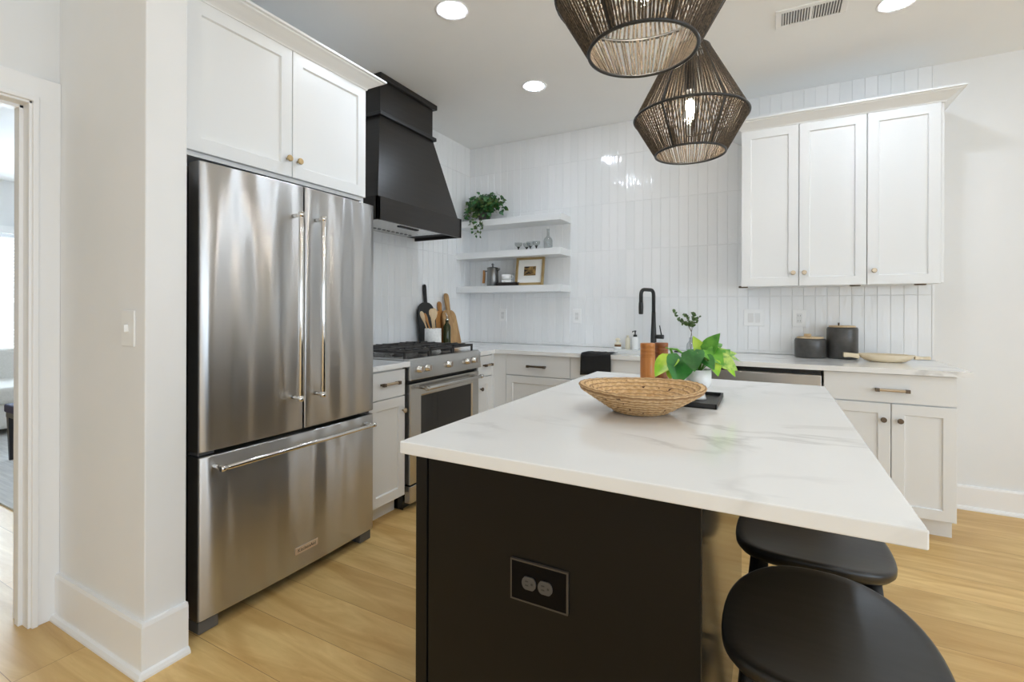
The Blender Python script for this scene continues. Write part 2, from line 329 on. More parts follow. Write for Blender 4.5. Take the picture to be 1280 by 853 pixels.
class MB:
    def __init__(self, T=None):
        self.bm = bmesh.new(); self.T = T or (lambda x, y, z: (x, y, z)); self.mi = 0
    def v(self, x, y, z): return self.bm.verts.new(self.T(x, y, z))
    def f(self, vs, smooth=False):
        try:
            fc = self.bm.faces.new(vs); fc.material_index = self.mi; fc.smooth = smooth; return fc
        except ValueError: return None
    def box(self, a, b):
        x0, y0, z0 = a; x1, y1, z1 = b
        vs = [self.v(x, y, z) for x, y, z in ((x0, y0, z0), (x1, y0, z0), (x1, y1, z0), (x0, y1, z0), (x0, y0, z1), (x1, y0, z1), (x1, y1, z1), (x0, y1, z1))]
        for q in ((0, 1, 2, 3), (4, 5, 6, 7), (0, 1, 5, 4), (1, 2, 6, 5), (2, 3, 7, 6), (3, 0, 4, 7)): self.f([vs[i] for i in q])
        return self
    def loft(self, rings, closed=True, cap=True, smooth=True):
        R = [[self.v(*p) for p in r] for r in rings]
        n = len(R[0])
        for i in range(len(R) - 1):
            for j in range(n if closed else n - 1):
                self.f([R[i][j], R[i][(j + 1) % n], R[i + 1][(j + 1) % n], R[i + 1][j]], smooth)
        if cap and closed:
            self.f(R[0]); self.f(R[-1])
        return R
    def lathe(self, prof, c=(0, 0, 0), n=32, cap=True, smooth=True, a0=0, axis='Z', sx=1, sy=1):
        rings = []
        for r, z in prof:
            ring = []
            for k in range(n):
                a = a0 + 2 * PI * k / n
                p = (r * math.cos(a) * sx, r * math.sin(a) * sy, z)
                if axis == 'X': p = (p[2], p[0], p[1])
                if axis == 'Y': p = (p[0], p[2], p[1])
                ring.append((c[0] + p[0], c[1] + p[1], c[2] + p[2]))
            rings.append(ring)
        return self.loft(rings, True, cap, smooth)
    def tube(self, pts, r, n=10, cap=True, rs=None):
        pts = [Vector(p) for p in pts]; rings = []
        d0 = (pts[1] - pts[0]).normalized()
        up = Vector((0, 0, 1)) if abs(d0.z) < .9 else Vector((1, 0, 0))
        x = d0.cross(up).normalized()
        for i, p in enumerate(pts):
            d = (pts[min(i + 1, len(pts) - 1)] - pts[max(i - 1, 0)]).normalized()
            x = (x - d * x.dot(d)).normalized(); y = d.cross(x)
            rr = rs[i] if rs else r
            rings.append([tuple(p + (x * math.cos(2 * PI * k / n) + y * math.sin(2 * PI * k / n)) * rr) for k in range(n)])
        return self.loft(rings, True, cap, True)
    def prism(self, poly, w0, w1, plane='uv'):
        """poly in (u, v), extruded along third axis from w0 to w1, coordinates through T as (u, v, w)"""
        a = [self.v(p[0], p[1], w0) for p in poly]; b = [self.v(p[0], p[1], w1) for p in poly]
        self.f(a); self.f(b)
        for i in range(len(poly)): self.f([a[i], a[(i + 1) % len(poly)], b[(i + 1) % len(poly)], b[i]])
        return self
    def build(self, name, mats, parent=None, bevel=0, seg=2, loc=None, smooth_angle=None):
        if not isinstance(mats, (list, tuple)): mats = [mats]
        bmesh.ops.recalc_face_normals(self.bm, faces=self.bm.faces)
        org = base_of(parent) if parent else Vector(loc or (0, 0, 0))
        if org.length > 0: bmesh.ops.translate(self.bm, verts=self.bm.verts, vec=-org)
        me = bpy.data.meshes.new(name); self.bm.to_mesh(me); self.bm.free()
        for m in mats: me.materials.append(M[m] if isinstance(m, str) else m)
        o = bpy.data.objects.new(name, me); col.objects.link(o)
        if parent: o.parent = parent; ORIG[o.name] = org
        else: o.location = org; ORIG[o.name] = org
        if bevel:
            bv = o.modifiers.new('bevel', 'BEVEL'); bv.width = bevel; bv.segments = seg; bv.limit_method = 'ANGLE'; bv.angle_limit = .6
            bv.harden_normals = False
        return o

def thing(name, label, cat, loc=(0, 0, 0), group=None):
    o = bpy.data.objects.new(name, None); col.objects.link(o); o.location = loc; o.empty_display_size = .05
    ORIG[o.name] = Vector(loc); o['label'] = label; o['category'] = cat
    if group: o['group'] = group
    return o
def tag(o, label, cat, group=None):
    o['label'] = label; o['category'] = cat
    if group: o['group'] = group
    return o
def struct(o): o['kind'] = 'structure'; return o
def copy_tree(o, parent=None):
    c = o.copy(); col.objects.link(c); c.parent = parent; ORIG[c.name] = Vector((0, 0, 0))
    for ch in o.children: copy_tree(ch, c)
    return c
# maps of a vertical face: u along the face, v = z, w = outward
def face_px(X): return lambda u, v, w: (X + w, u, v)          # faces +X
def face_ny(Y): return lambda u, v, w: (u, Y - w, v)          # faces -Y
def face_nx(X): return lambda u, v, w: (X - w, u, v)          # faces -X

# ------------------------------------------------------------------ key planes
LW, BW, CEIL = -2.602, 3.993, 2.80          # left kitchen wall, back wall, ceiling
DW = -2.515                                  # wall with the doorway
TOP = .915
LC, BC = -1.955, 3.355                       # door faces of the left and the back run

# ------------------------------------------------------------------ room shell
b = MB(); b.box((-8.6, -4.8, -.12), (4.8, 4.2, 0)); struct(b.build('floor', 'floor'))
b = MB(); b.box((-8.6, -4.8, CEIL), (4.8, 4.2, CEIL + .12)); struct(b.build('ceiling', 'ceiling'))
b = MB(); b.box((-2.72, BW, 0), (4.8, BW + .14, CEIL)); wall_back = struct(b.build('wall_back', 'wall'))
b = MB(); b.box((LW - .14, .99, 0), (LW, BW, CEIL)); wall_left = struct(b.build('wall_left', 'wall'))
b = MB(); b.box((-2.66, .855, 0), (-1.858, .987, CEIL)); struct(b.build('wall_return', 'wall', bevel=.004))
# wall with the doorway to the next room
OY0, OY1, OZ = -.13, .775, 2.035
b = MB()
b.box((DW - .13, OY1, 0), (DW, .8551, CEIL)); b.box((DW - .13, OY0, OZ), (DW, OY1, CEIL)); b.box((DW - .13, REAR_Y, 0), (DW, OY0, CEIL))
struct(b.build('wall_doorway', 'wall'))
# walls with window openings
def wall_with_openings(name, T, u0, u1, opens, t=.12):
    b = MB(T); cur = u0
    for a, c, z0, z1 in opens:
        b.box((cur, 0, 0), (a, CEIL, t)); b.box((a, 0, 0), (c, z0, t)); b.box((a, z1, 0), (c, CEIL, t)); cur = c
    b.box((cur, 0, 0), (u1, CEIL, t)); return struct(b.build(name, 'wall'))
wall_with_openings('wall_right', lambda u, v, w: (RIGHT_X + w, u, v), REAR_Y, BW, [(-3.3, -1.1, .5, 2.4), (-.4, 1.8, .5, 2.4)])
wall_with_openings('wall_rear', lambda u, v, w: (u, REAR_Y - w, v), -8.6, 4.7, [(-2.0, .2, .5, 2.4), (1.3, 3.5, .5, 2.4)])
FAR_X = -8.28
wall_with_openings('wall_next_room_far', lambda u, v, w: (FAR_X - w, u, v), REAR_Y, BW, [(1.0, 3.4, .52, 2.15)])
b = MB(); b.box((-8.4, BW, 0), (-2.72, BW + .14, CEIL)); struct(b.build('wall_next_room_back', 'wall'))

def window(name, T, u0, u1, z0, z1, blinds=False):
    root = struct(bpy.data.objects.new(name, None)); col.objects.link(root); ORIG[root.name] = Vector((0, 0, 0))
    b = MB(T); s = .05
    for a in ((u0, z0, u0 + s, z1), (u1 - s, z0, u1, z1), (u0, z0, u1, z0 + s), (u0, z1 - s, u1, z1), ((u0 + u1) / 2 - s / 2, z0, (u0 + u1) / 2 + s / 2, z1), (u0, (z0 + z1) / 2 - .02, u1, (z0 + z1) / 2 + .02)):
        b.box((a[0], a[1], .04), (a[2], a[3], .09))
    b.build('window_frame', 'trim', root)
    b = MB(T); b.box((u0 - .1, z0 - .06, -.05), (u1 + .1, z0, .03)); b.box((u0 - .08, z0 - .14, -.02), (u1 + .08, z0 - .06, 0))
    b.box((u0 - .09, z0, -.018), (u0, z1 + .09, 0)); b.box((u1, z0, -.018), (u1 + .09, z1 + .09, 0)); b.box((u0, z1, -.018), (u1, z1 + .09, 0))
    b.build('window_casing', 'trim', root)
    if blinds:
        b = MB(T); z = z0 + .02
        while z < z1 - .02:
            b.box((u0 + .02, z, .005), (u1 - .02, z + .004, .035)); z += .042
        b.build('window_blind', 'blind', root)
    return root
window('unseen_window_1', lambda u, v, w: (RIGHT_X + w, u, v), -.4, 1.8, .5, 2.4)  # right wall windows are out of view, added to let daylight in
window('unseen_window_2', lambda u, v, w: (RIGHT_X + w, u, v), -3.3, -1.1, .5, 2.4)
window('unseen_window_3', lambda u, v, w: (u, REAR_Y - w, v), 1.3, 3.5, .5, 2.4)  # rear wall windows likewise added behind the camera for light
window('unseen_window_4', lambda u, v, w: (u, REAR_Y - w, v), -2.0, .2, .5, 2.4)
window('window_5', lambda u, v, w: (FAR_X - w, u, v), 1.0, 3.4, .52, 2.15, True)

# glazed tiles: every tile a slightly tilted bevelled slab
def tiles(name, T, u0, u1, z0, z1, parent, zoff=.938, pw=.0702, ph=.397, holes=()):
    b = MB(T); b.mi = 1; b.box((u0, z0, .0), (u1, z1, .006)); b.mi = 0
    k0 = int(math.floor((z0 - zoff) / ph))
    u = u0
    while u < u1 - .004:
        ue = min(u + pw, u1); k = k0
        while zoff + k * ph < z1:
            a, c = max(zoff + k * ph, z0), min(zoff + (k + 1) * ph, z1); k += 1
            if c - a < .01: continue
            g = .0011; e = .0016
            tx, tz, h = random.uniform(-.0003, .0003), random.uniform(-.0006, .0006), .0098 + random.uniform(-.0004, .0004)
            o = [(u + g, a + g), (ue - g, a + g), (ue - g, c - g), (u + g, c - g)]
            i = [(u + g + e, a + g + e), (ue - g - e, a + g + e), (ue - g - e, c - g - e), (u + g + e, c - g - e)]
            hs = (h - tx - tz, h + tx - tz, h + tx + tz, h - tx + tz)
            A = [b.v(p[0], p[1], .004) for p in o]; B = [b.v(p[0], p[1], q - .0012) for p, q in zip(o, hs)]; Cc = [b.v(p[0], p[1], q) for p, q in zip(i, hs)]
            for R1, R2 in ((A, B), (B, Cc)):
                for j in range(4): b.f([R1[j], R1[(j + 1) % 4], R2[(j + 1) % 4], R2[j]])
            b.f(Cc)
        u += pw
    return b.build(name, ['tile', 'grout'], parent)
TE = .9217
tiles('tile_backsplash', face_ny(BW), LW, TE, TOP + .001, CEIL, wall_back)
tiles('tile_backsplash', face_px(LW), 1.99, BW - .012, TOP + .001, CEIL, wall_left)

# baseboards
def baseboard(name, T, u0, u1, h=.145, ends=True):
    b = MB(T)
    prof = [(0, 0), (.030, 0), (.030, .008), (.024, .018), (.016, .022), (.016, h - .012), (.012, h), (0, h)]
    A = [b.v(u0, z, w_) for w_, z in prof]; B = [b.v(u1, z, w_) for w_, z in prof]
    b.f(A); b.f(B)
    for i in range(len(prof)): b.f([A[i], A[(i + 1) % 8], B[(i + 1) % 8], B[i]])
    return struct(b.build(name, 'trim'))
HB = .178
def bb_path(name, pts, h, t=.016, shoe=.031):
    """baseboard with shoe moulding following a floor path (left side = wall side), mitred"""
    prof = [(0, 0), (shoe, 0), (shoe, .008), (shoe - .006, .019), (t, .023), (t, h - .012), (t - .004, h), (0, h)]
    P = [Vector((p[0], p[1], 0)) for p in pts]; rings = []
    for i, p in enumerate(P):
        ns = []
        if i > 0: d = (P[i] - P[i - 1]).normalized(); ns.append(Vector((d.y, -d.x, 0)))
        if i < len(P) - 1: d = (P[i + 1] - P[i]).normalized(); ns.append(Vector((d.y, -d.x, 0)))
        n = ns[0] if len(ns) == 1 else (ns[0] + ns[1]) / (1 + ns[0].dot(ns[1]))
        rings.append([tuple(p + n * w_ + Vector((0, 0, z))) for w_, z in prof])
    b = MB(); b.loft(rings, True, True, False); return struct(b.build(name, 'trim'))
bb_path('baseboard_return', [(DW + .001, .855), (-1.858, .855), (-1.858, .987)], HB)
bb_path('baseboard_back', [(.90, BW), (RIGHT_X, BW)], .148)
bb_path('baseboard_right', [(RIGHT_X, BW), (RIGHT_X, REAR_Y)], .148)
bb_path('baseboard_next_room', [(FAR_X, REAR_Y), (FAR_X, BW)], .148)

# door casing + jamb of the cased opening
b = MB(lambda u, v, w: (DW + w, u, v))
b.box((OY1, 0, -.001), (.8549, 2.13, .012)); b.box((OY0 - .085, 0, -.001), (OY0, 2.13, .012)); b.box((OY0 - .085, OZ, -.001), (.8549, 2.13, .0122))
b.box((OY1 - .004, 0, 0), (OY1 + .014, OZ + .018, .019)); b.box((OY0 - .014, 0, 0), (OY0 + .004, OZ + .018, .019)); b.box((OY0 - .014, OZ - .004, 0), (OY1 + .014, OZ + .014, .0192))
struct(b.build('trim_1', 'trim', bevel=.0025))
b = MB(lambda u, v, w: (DW + w, u, v))
b.box((OY1 - .012, 0, -.14), (OY1 + .001, OZ, .004)); b.box((OY0 - .001, 0, -.14), (OY0 + .012, OZ, .004)); b.box((OY0, OZ - .012, -.14), (OY1, OZ + .001, .004))
b.box((OY1 - .024, 0, -.085), (OY1 - .011, OZ - .012, -.05)); b.box((OY0, OZ - .024, -.085), (OY1, OZ - .011, -.05))
struct(b.build('trim_2', 'trim', bevel=.0015))

# ------------------------------------------------------------------ cabinet pieces
def shaker(b, u0, u1, z0, z1, t=.019, st=.056, rec=.009):
    """five-piece door from w=-t to w=0 with a recessed flat panel"""
    O = [(u0, z0), (u1, z0), (u1, z1), (u0, z1)]
    I = [(u0 + st, z0 + st), (u1 - st, z0 + st), (u1 - st, z1 - st), (u0 + st, z1 - st)]
    J = [(u0 + st + .004, z0 + st + .004), (u1 - st - .004, z0 + st + .004), (u1 - st - .004, z1 - st - .004), (u0 + st + .004, z1 - st - .004)]
    e = .0018
    Oe = [(u0 + e, z0 + e), (u1 - e, z0 + e), (u1 - e, z1 - e), (u0 + e, z1 - e)]
    L = [[b.v(*p, -t) for p in O], [b.v(*p, -e) for p in O], [b.v(*p, 0) for p in Oe], [b.v(*p, 0) for p in I], [b.v(*p, -rec) for p in J]]
    for k in range(4):
        for j in range(4): b.f([L[k][j], L[k][(j + 1) % 4], L[k + 1][(j + 1) % 4], L[k + 1][j]])
    b.f(L[0]); b.f(L[4]); return b
def slab(b, u0, u1, z0, z1, t=.019): b.box((u0, z0, -t), (u1, z1, 0)); return b
def door(T, parent, u0, u1, z0, z1, knob=None, knob_mat='bronze_dark', name='door'):
    d = shaker(MB(T), u0, u1, z0, z1).build(name, 'cab', parent)
    if knob:
        k = MB(T); prof = [(.005, 0), (.005, .012), (.010, .015), (.0145, .019), (.0145, .025), (.011, .028)]
        rings = [[(knob[0] + r * math.cos(a * PI / 8), knob[1] + r * math.sin(a * PI / 8), w_) for a in range(16)] for r, w_ in prof]
        k.loft(rings); kk = k.build('knob', knob_mat, d)
    return d
def drawer(T, parent, u0, u1, z0, z1, pull=None, mats=('bronze', 'bronze_dark'), flat=True):
    d = slab(MB(T), u0, u1, z0, z1).build('drawer', 'cab', parent, bevel=.0018)
    if pull:
        pu, pz, L = pull
        k = MB(T); k.mi = 0
        prof = [(-.008, .020), (-.0055, .031), (0, .035), (.0055, .031), (.008, .020)]
        k.loft([[(pu - L / 2 + .016, pz + a, w_) for a, w_ in prof], [(pu + L / 2 - .016, pz + a, w_) for a, w_ in prof]], True, True, False)
        k.mi = 1
        for s in (-1, 1):
            c = pu + s * (L / 2 - .010)
            k.box((c - .010, pz - .0095, .018), (c + .010, pz + .0095, .0365)); k.box((c - .006, pz - .006, 0), (c + .006, pz + .006, .019))
        k.build('pull', list(mats), d, bevel=.0012)
    return d
G = .0015
def carcass(T, parent, u0, u1, depth, z0=.105, z1=.885, toe=True, name='carcass'):
    b = MB(T); b.box((u0, z0, -depth), (u1, z1, -.0195)); o = b.build(name, 'cab', parent, bevel=.001)
    if toe:
        b = MB(T); b.box((u0, 0, -depth), (u1, z0, -.085)); b.build('toe_kick', 'cab', parent)
    return o

# left run: cabinet between refrigerator and range
T = face_px(LC); Y0, Y1 = 1.985, 2.286
r = thing('base_cabinet', 'narrow white base cabinet squeezed between the refrigerator and the range', 'cabinet', (-2.3, 2.14, 0))
carcass(T, r, Y0, Y1, .64)
drawer(T, r, Y0 + G, Y1 - G, .715, .872, (2.141, .800, .145))
door(T, r, Y0 + G, Y1 - G, .108, .709, (2.262, .625), 'bronze')
b = MB(); b.box((LW + .011, Y0 - .01, .885), (-1.926, 2.299, TOP)); tag(b.build('countertop', 'quartz', loc=(-2.27, 2.14, .885), bevel=.003), 'small white quartz countertop piece between refrigerator and range', 'countertop')

# corner cabinet right of the range
Y0c = 3.110
r = thing('base_cabinet', 'white corner base cabinet just right of the range with drawer above door', 'cabinet', (-2.3, 3.2, 0))
carcass(T, r, Y0c, 3.33, .64)
b = MB(T); b.box((3.3195, .105, -.10), (3.3735, .884, 0)); b.build('filler_strip', 'cab', r)
drawer(T, r, Y0c + G, 3.318, .715, .872, (3.235, .800, .11))
door(T, r, Y0c + G, 3.318, .108, .709, (3.150, .622))

# back run
T = face_ny(BC)
r = thing('base_cabinet', 'white base cabinet in the back corner left of the sink, one drawer over one door', 'cabinet', (-1.57, 3.66, 0))
carcass(T, r, -1.950, -1.303, .62)
b = MB(T); b.box((-1.9545, .105, -.0185), (-1.8455, .884, 0)); b.build('filler_strip', 'cab', r)
drawer(T, r, -1.844, -1.303 - G, .722, .880, (-1.573, .797, .158), ('bronze_dark', 'bronze_dark'))
door(T, r, -1.844, -1.303 - G, .108, .716, (-1.34, .64))
r = thing('sink_cabinet', 'white sink base cabinet with blank drawer front, black towel hanging over it', 'cabinet', (-.8, 3.66, 0))
b = MB(T)
b.box((-1.302, .105, -.60), (-1.284, .884, -.0195)); b.box((-.362, .105, -.60), (-.342, .884, -.0195)); b.box((-1.302, .105, -.60), (-.342, .125, -.0195)); b.box((-1.302, .70, -.035), (-.342, .884, -.0195))
b.build('carcass', 'cab', r)
b = MB(T); b.box((-1.302, 0, -.60), (-.342, .105, -.085)); b.build('toe_kick', 'cab', r)
drawer(T, r, -1.302 + G, -.342 - G, .722, .880)
door(T, r, -1.302 + G, -.824, .108, .716, (-.865, .64)); door(T, r, -.820, -.342 - G, .108, .716, (-.78, .64))

r = thing('dishwasher', 'stainless steel dishwasher front under the counter, mostly hidden behind the island', 'dishwasher', (-.03, 3.66, 0))
b = MB(T); b.box((-.335, .1, -.58), (.268, .862, -.03)); b.build('tub', 'black_enamel', r)
b = MB(T); b.box((-.333, .862, -.5), (.268, .884, -.045)); b.build('control_strip', 'black_enamel', r)
b = MB(T); b.box((-.333, .11, -.03), (.266, .852, .004)); b.build('door', 'steel', r, bevel=.004)
b = MB(T); b.box((-.335, 0, -.5), (.268, .1, -.09)); b.build('toe_kick', 'black_enamel', r)

r = thing('base_cabinet', 'white base cabinet at the right end of the back counter, two doors under a drawer', 'cabinet', (.58, 3.66, 0))
carcass(T, r, .276, .872, .62)
drawer(T, r, .276 + G, .872 - G, .722, .880, (.593, .793, .155))
door(T, r, .276 + G, .590, .108, .716, (.556, .627)); door(T, r, .594, .872 - G, .108, .716, (.630, .627))

# L-shaped worktop with the sink cut-out
SX0, SX1, SY0, SY1 = -1.10, -.40, 3.43, 3.80
b = MB(); x0, x1, y1 = LW + .011, .925, BW - .011; YF, XF = 3.324, -1.926
z0, z1 = .885, TOP
b.box((x0, 3.106, z0), (XF, y1, z1)); b.box((XF, YF, z0), (SX0, y1, z1)); b.box((SX0, YF, z0), (SX1, SY0, z1)); b.box((SX0, SY1, z0), (SX1, y1, z1)); b.box((SX1, YF, z0), (x1, y1, z1))
bmesh.ops.remove_doubles(b.bm, verts=b.bm.verts, dist=1e-5)
tag(b.build('countertop', 'quartz', loc=(-.8, 3.66, .885)), 'long L-shaped white quartz countertop along the back wall and corner', 'countertop')
r = thing('kitchen_sink', 'undermount white sink sunk in the back counter behind the island', 'sink', (-.75, 3.61, .66))
b = MB(); t = .004
b.box((SX0 - .01, SY0 - .01, .66), (SX1 + .01, SY1 + .01, .664))
for a, c in (((SX0 - .012, SY0 - .012, .66), (SX0 - .008, SY1 + .012, .884)), ((SX1 + .008, SY0 - .012, .66), (SX1 + .012, SY1 + .012, .884)), ((SX0 - .01, SY0 - .012, .66), (SX1 + .01, SY0 - .008, .884)), ((SX0 - .01, SY1 + .008, .66), (SX1 + .01, SY1 + .012, .884))): b.box(a, c)
b.build('basin', 'ceramic', r)
b = MB(); b.lathe([(.04, .664), (.04, .668), (.028, .669), (.02, .666)], (-.75, 3.62, 0), 24); b.build('drain', 'chrome', r)

# upper cabinets on the back wall
UZ0, UZ1, UF = 1.393, 2.445, 3.643
T = face_ny(UF)
def upper(u0, u1, doors, label):
    r = thing('wall_cabinet', label, 'cabinet', ((u0 + u1) / 2, 3.82, UZ0))
    b = MB(T); b.box((u0, UZ0 + .004, -(BW - UF) + .011), (u1, UZ1 + .012, -.0195)); b.build('carcass', 'cab', r, bevel=.001)
    for d0, d1, k in doors: door(T, r, d0, d1, UZ0, UZ1, (k, 1.477), 'bronze')
    return r
u1_ = upper(-.176, .5205, [(-.176 + G, .1595, .130), (.1635, .5205 - G, .192)], 'white two-door wall cabinet over the back counter, nearest the hanging lamps')
u2_ = upper(.5215, .890, [(.524, .872, .556)], 'white single-door wall cabinet at the right end of the back wall')
for par, xs in ((u1_, (-.165, .47)), (u2_, (.79,))):
    for x in xs:
        b = MB(); b.lathe([(.028, 1.399), (.030, 1.390), (.026, 1.386)], (x, 3.70, 0), 18); b.build('puck_light', 'bronze_dark', par)
def crown(name, pts, z0, h=.062, out=.078, mats='cab', parent=None):
    """crown moulding swept along pts (outward = left of travel handled by sign), mitred"""
    prof = [(-.012, 0), (.004, 0), (.006, .006), (.010, .010), (.018, .016), (.034, .026), (.052, .038), (.064, .044), (.066, .050), (out, .052), (out, h), (-.012, h)]
    P = [Vector((p[0], p[1], 0)) for p in pts]; rings = []
    for i, p in enumerate(P):
        ns = []
        if i > 0: d = (P[i] - P[i - 1]).normalized(); ns.append(Vector((d.y, -d.x, 0)))
        if i < len(P) - 1: d = (P[i + 1] - P[i]).normalized(); ns.append(Vector((d.y, -d.x, 0)))
        n = ns[0] if len(ns) == 1 else (ns[0] + ns[1]) / (1 + ns[0].dot(ns[1]))
        rings.append([tuple(p + n * w_ + Vector((0, 0, z0 + z))) for w_, z in prof])
    b = MB(); b.loft(rings, True, True, False)
    return b.build(name, mats, parent, loc=None if parent else (pts[0][0], pts[0][1], z0))
tag(crown('crown_molding', [(-.176, BW - .012), (-.176, UF), (.890, UF), (.890, BW - .012)], UZ1 - .001), 'white crown molding running along the tops of the back wall cabinets', 'molding')

# ------------------------------------------------------------------ cabinet over the refrigerator
T = face_px(-1.963)
r = thing('wall_cabinet', 'white two-door cabinet above the refrigerator with crown on top', 'cabinet', (-2.28, 1.5, 1.83))
b = MB(T); b.box((1.030, 1.828, -.625), (1.966, 2.452, -.0195)); b.build('carcass', 'cab', r, bevel=.001)
b = MB(T); b.box((1.950, 0, -.625), (1.966, 1.828, -.0195)); b.build('side_panel', 'cab', r, bevel=.001)
door(T, r, 1.038, 1.5005, 1.846, 2.440, (1.474, 1.925), 'brass'); door(T, r, 1.5045, 1.964, 1.846, 2.440, (1.530, 1.925), 'brass')
crown('crown', [(-1.963, .992), (-1.963, 1.966), (LW + .012, 1.966)], 2.436, parent=r)

# ------------------------------------------------------------------ refrigerator
r = thing('refrigerator', 'tall stainless steel french-door refrigerator with bottom freezer drawer', 'refrigerator', (-2.22, 1.5, 0))
b = MB(); b.box((-2.56, 1.052, .03), (-1.962, 1.940, 1.765)); b.build('cabinet_body', 'fridge_side', r, bevel=.006)
YC, HW = 1.4957, .4515
FX0 = -1.884
def bowed(b, y0, y1, z0, z1, n=14, xb=-1.955, rr=.008):
    """door slab with gently bowed front and rounded edges"""
    ys = [y0, y0 + .002, y0 + rr] + [y0 + rr + (y1 - y0 - 2 * rr) * k / n for k in range(1, n)] + [y1 - rr, y1 - .002, y1]
    def fx(y):
        base = FX0 + .014 * (1 - ((y - YC) / HW) ** 2)
        e = min(y - y0, y1 - y)
        if e < rr: base -= rr * (1 - math.sqrt(max(0, 1 - (1 - e / rr) ** 2)))
        return base
    zs = [z0, z0 + .002, z0 + rr * .6, z1 - rr * .6, z1 - .002, z1]
    def dz(z):
        e = min(z - z0, z1 - z); q = rr * .6
        return q * (1 - math.sqrt(max(0, 1 - (1 - e / q) ** 2))) if e < q else 0
    front = [[b.v(fx(y) - dz(z), y, z) for y in ys] for z in zs]
    for i in range(len(zs) - 1):
        for j in range(len(ys) - 1): b.f([front[i][j], front[i][j + 1], front[i + 1][j + 1], front[i + 1][j]], True)
    back = [[b.v(xb, y, z) for y in (y0, y1)] for z in (z0, z1)]
    b.f([back[0][0], back[0][1], back[1][1], back[1][0]])
    b.f([front[i][0] for i in range(len(zs))] + [back[1][0], back[0][0]])
    b.f([front[i][-1] for i in range(len(zs))] + [back[1][1], back[0][1]])
    b.f(front[0] + [back[0][1], back[0][0]]); b.f(front[-1] + [back[1][1], back[1][0]])
    return b
def bar(b, p0, p1, rad, n=16):
    p0, p1 = Vector(p0), Vector(p1); d = (p1 - p0).normalized()
    pts = [p0, p0 + d * .002, p0 + d * .022, p0 + d * .023, p0 + d * .026, p1 - d * .026, p1 - d * .023, p1 - d * .022, p1 - d * .002, p1]
    b.tube(pts, rad, n, True, [rad * .9, rad * 1.15, rad * 1.15, rad * .9, rad, rad, rad * .9, rad * 1.15, rad * 1.15, rad * .9])
for y0, y1, hy in ((1.0442, 1.4915, 1.435), (1.5000, 1.9471, 1.555)):
    d = bowed(MB(), y0, y1, .6900, 1.7908).build('door', 'steel', r)
    h = MB(); hx = -1.815; bar(h, (hx, hy, .828), (hx, hy, 1.660), .0115)
    for z in (.842, 1.646): h.tube([(FX0 + .006, hy, z), (hx, hy, z)], .0085, 14)
    h.build('handle', 'chrome', d)
d = bowed(MB(), 1.0442, 1.9471, .055, .672).build('freezer_drawer', 'steel', r)
h = MB(); hx = -1.815; bar(h, (hx, 1.084, .632), (hx, 1.890, .632), .0105)
for y in (1.10, 1.874): h.tube([(FX0 + .004, y, .632), (hx, y, .632)], .0095, 14)
h.build('handle', 'chrome', d)
# badge on the freezer drawer
bx = FX0 + .0135
b = MB(face_px(bx)); b.box((1.450, .130, -.004), (1.572, .161, .003)); bd = b.build('badge', 'badge_plate', d, bevel=.001)
def text_mesh(s, name, size, T3, parent, material, extrude=.0004):
    cu = bpy.data.curves.new('t', 'FONT'); cu.body = s; cu.size = size; cu.extrude = extrude; cu.align_x = 'CENTER'; cu.align_y = 'CENTER'
    to = bpy.data.objects.new('t', cu); col.objects.link(to)
    dg = bpy.context.evaluated_depsgraph_get(); me = bpy.data.meshes.new_from_object(to.evaluated_get(dg)); bpy.data.objects.remove(to)
    org = base_of(parent)
    for v in me.vertices: v.co = Vector(T3(*v.co)) - org
    me.materials.clear(); me.materials.append(M[material]); me.name = name
    o = bpy.data.objects.new(name, me); col.objects.link(o); o.parent = parent; ORIG[o.name] = org; return o
text_mesh('KitchenAid', 'badge_lettering', .0215, lambda x, y, z: (bx + .0032 + z, 1.511 + x, .1455 + y), d, 'slot')
for y in (1.052, 1.866):
    b = MB(); b.box((-1.99, y, 0), (-1.897, y + .075, .048)); b.build('foot', 'foot_grey', r, bevel=.004)
b = MB(); b.box((-2.5, 1.13, .006), (-2.0, 1.86, .03)); b.build('base_grille', 'dark_gap', r)
for y in (1.052, 1.872):
    b = MB(); b.box((-2.05, y, 1.765), (-1.93, y + .068, 1.785)); b.build('hinge_cover', 'foot_grey', r, bevel=.004)
    b = MB(); b.box((-1.99, y, .674), (-1.905, y + .062, .688)); b.build('hinge', 'foot_grey', r, bevel=.002)

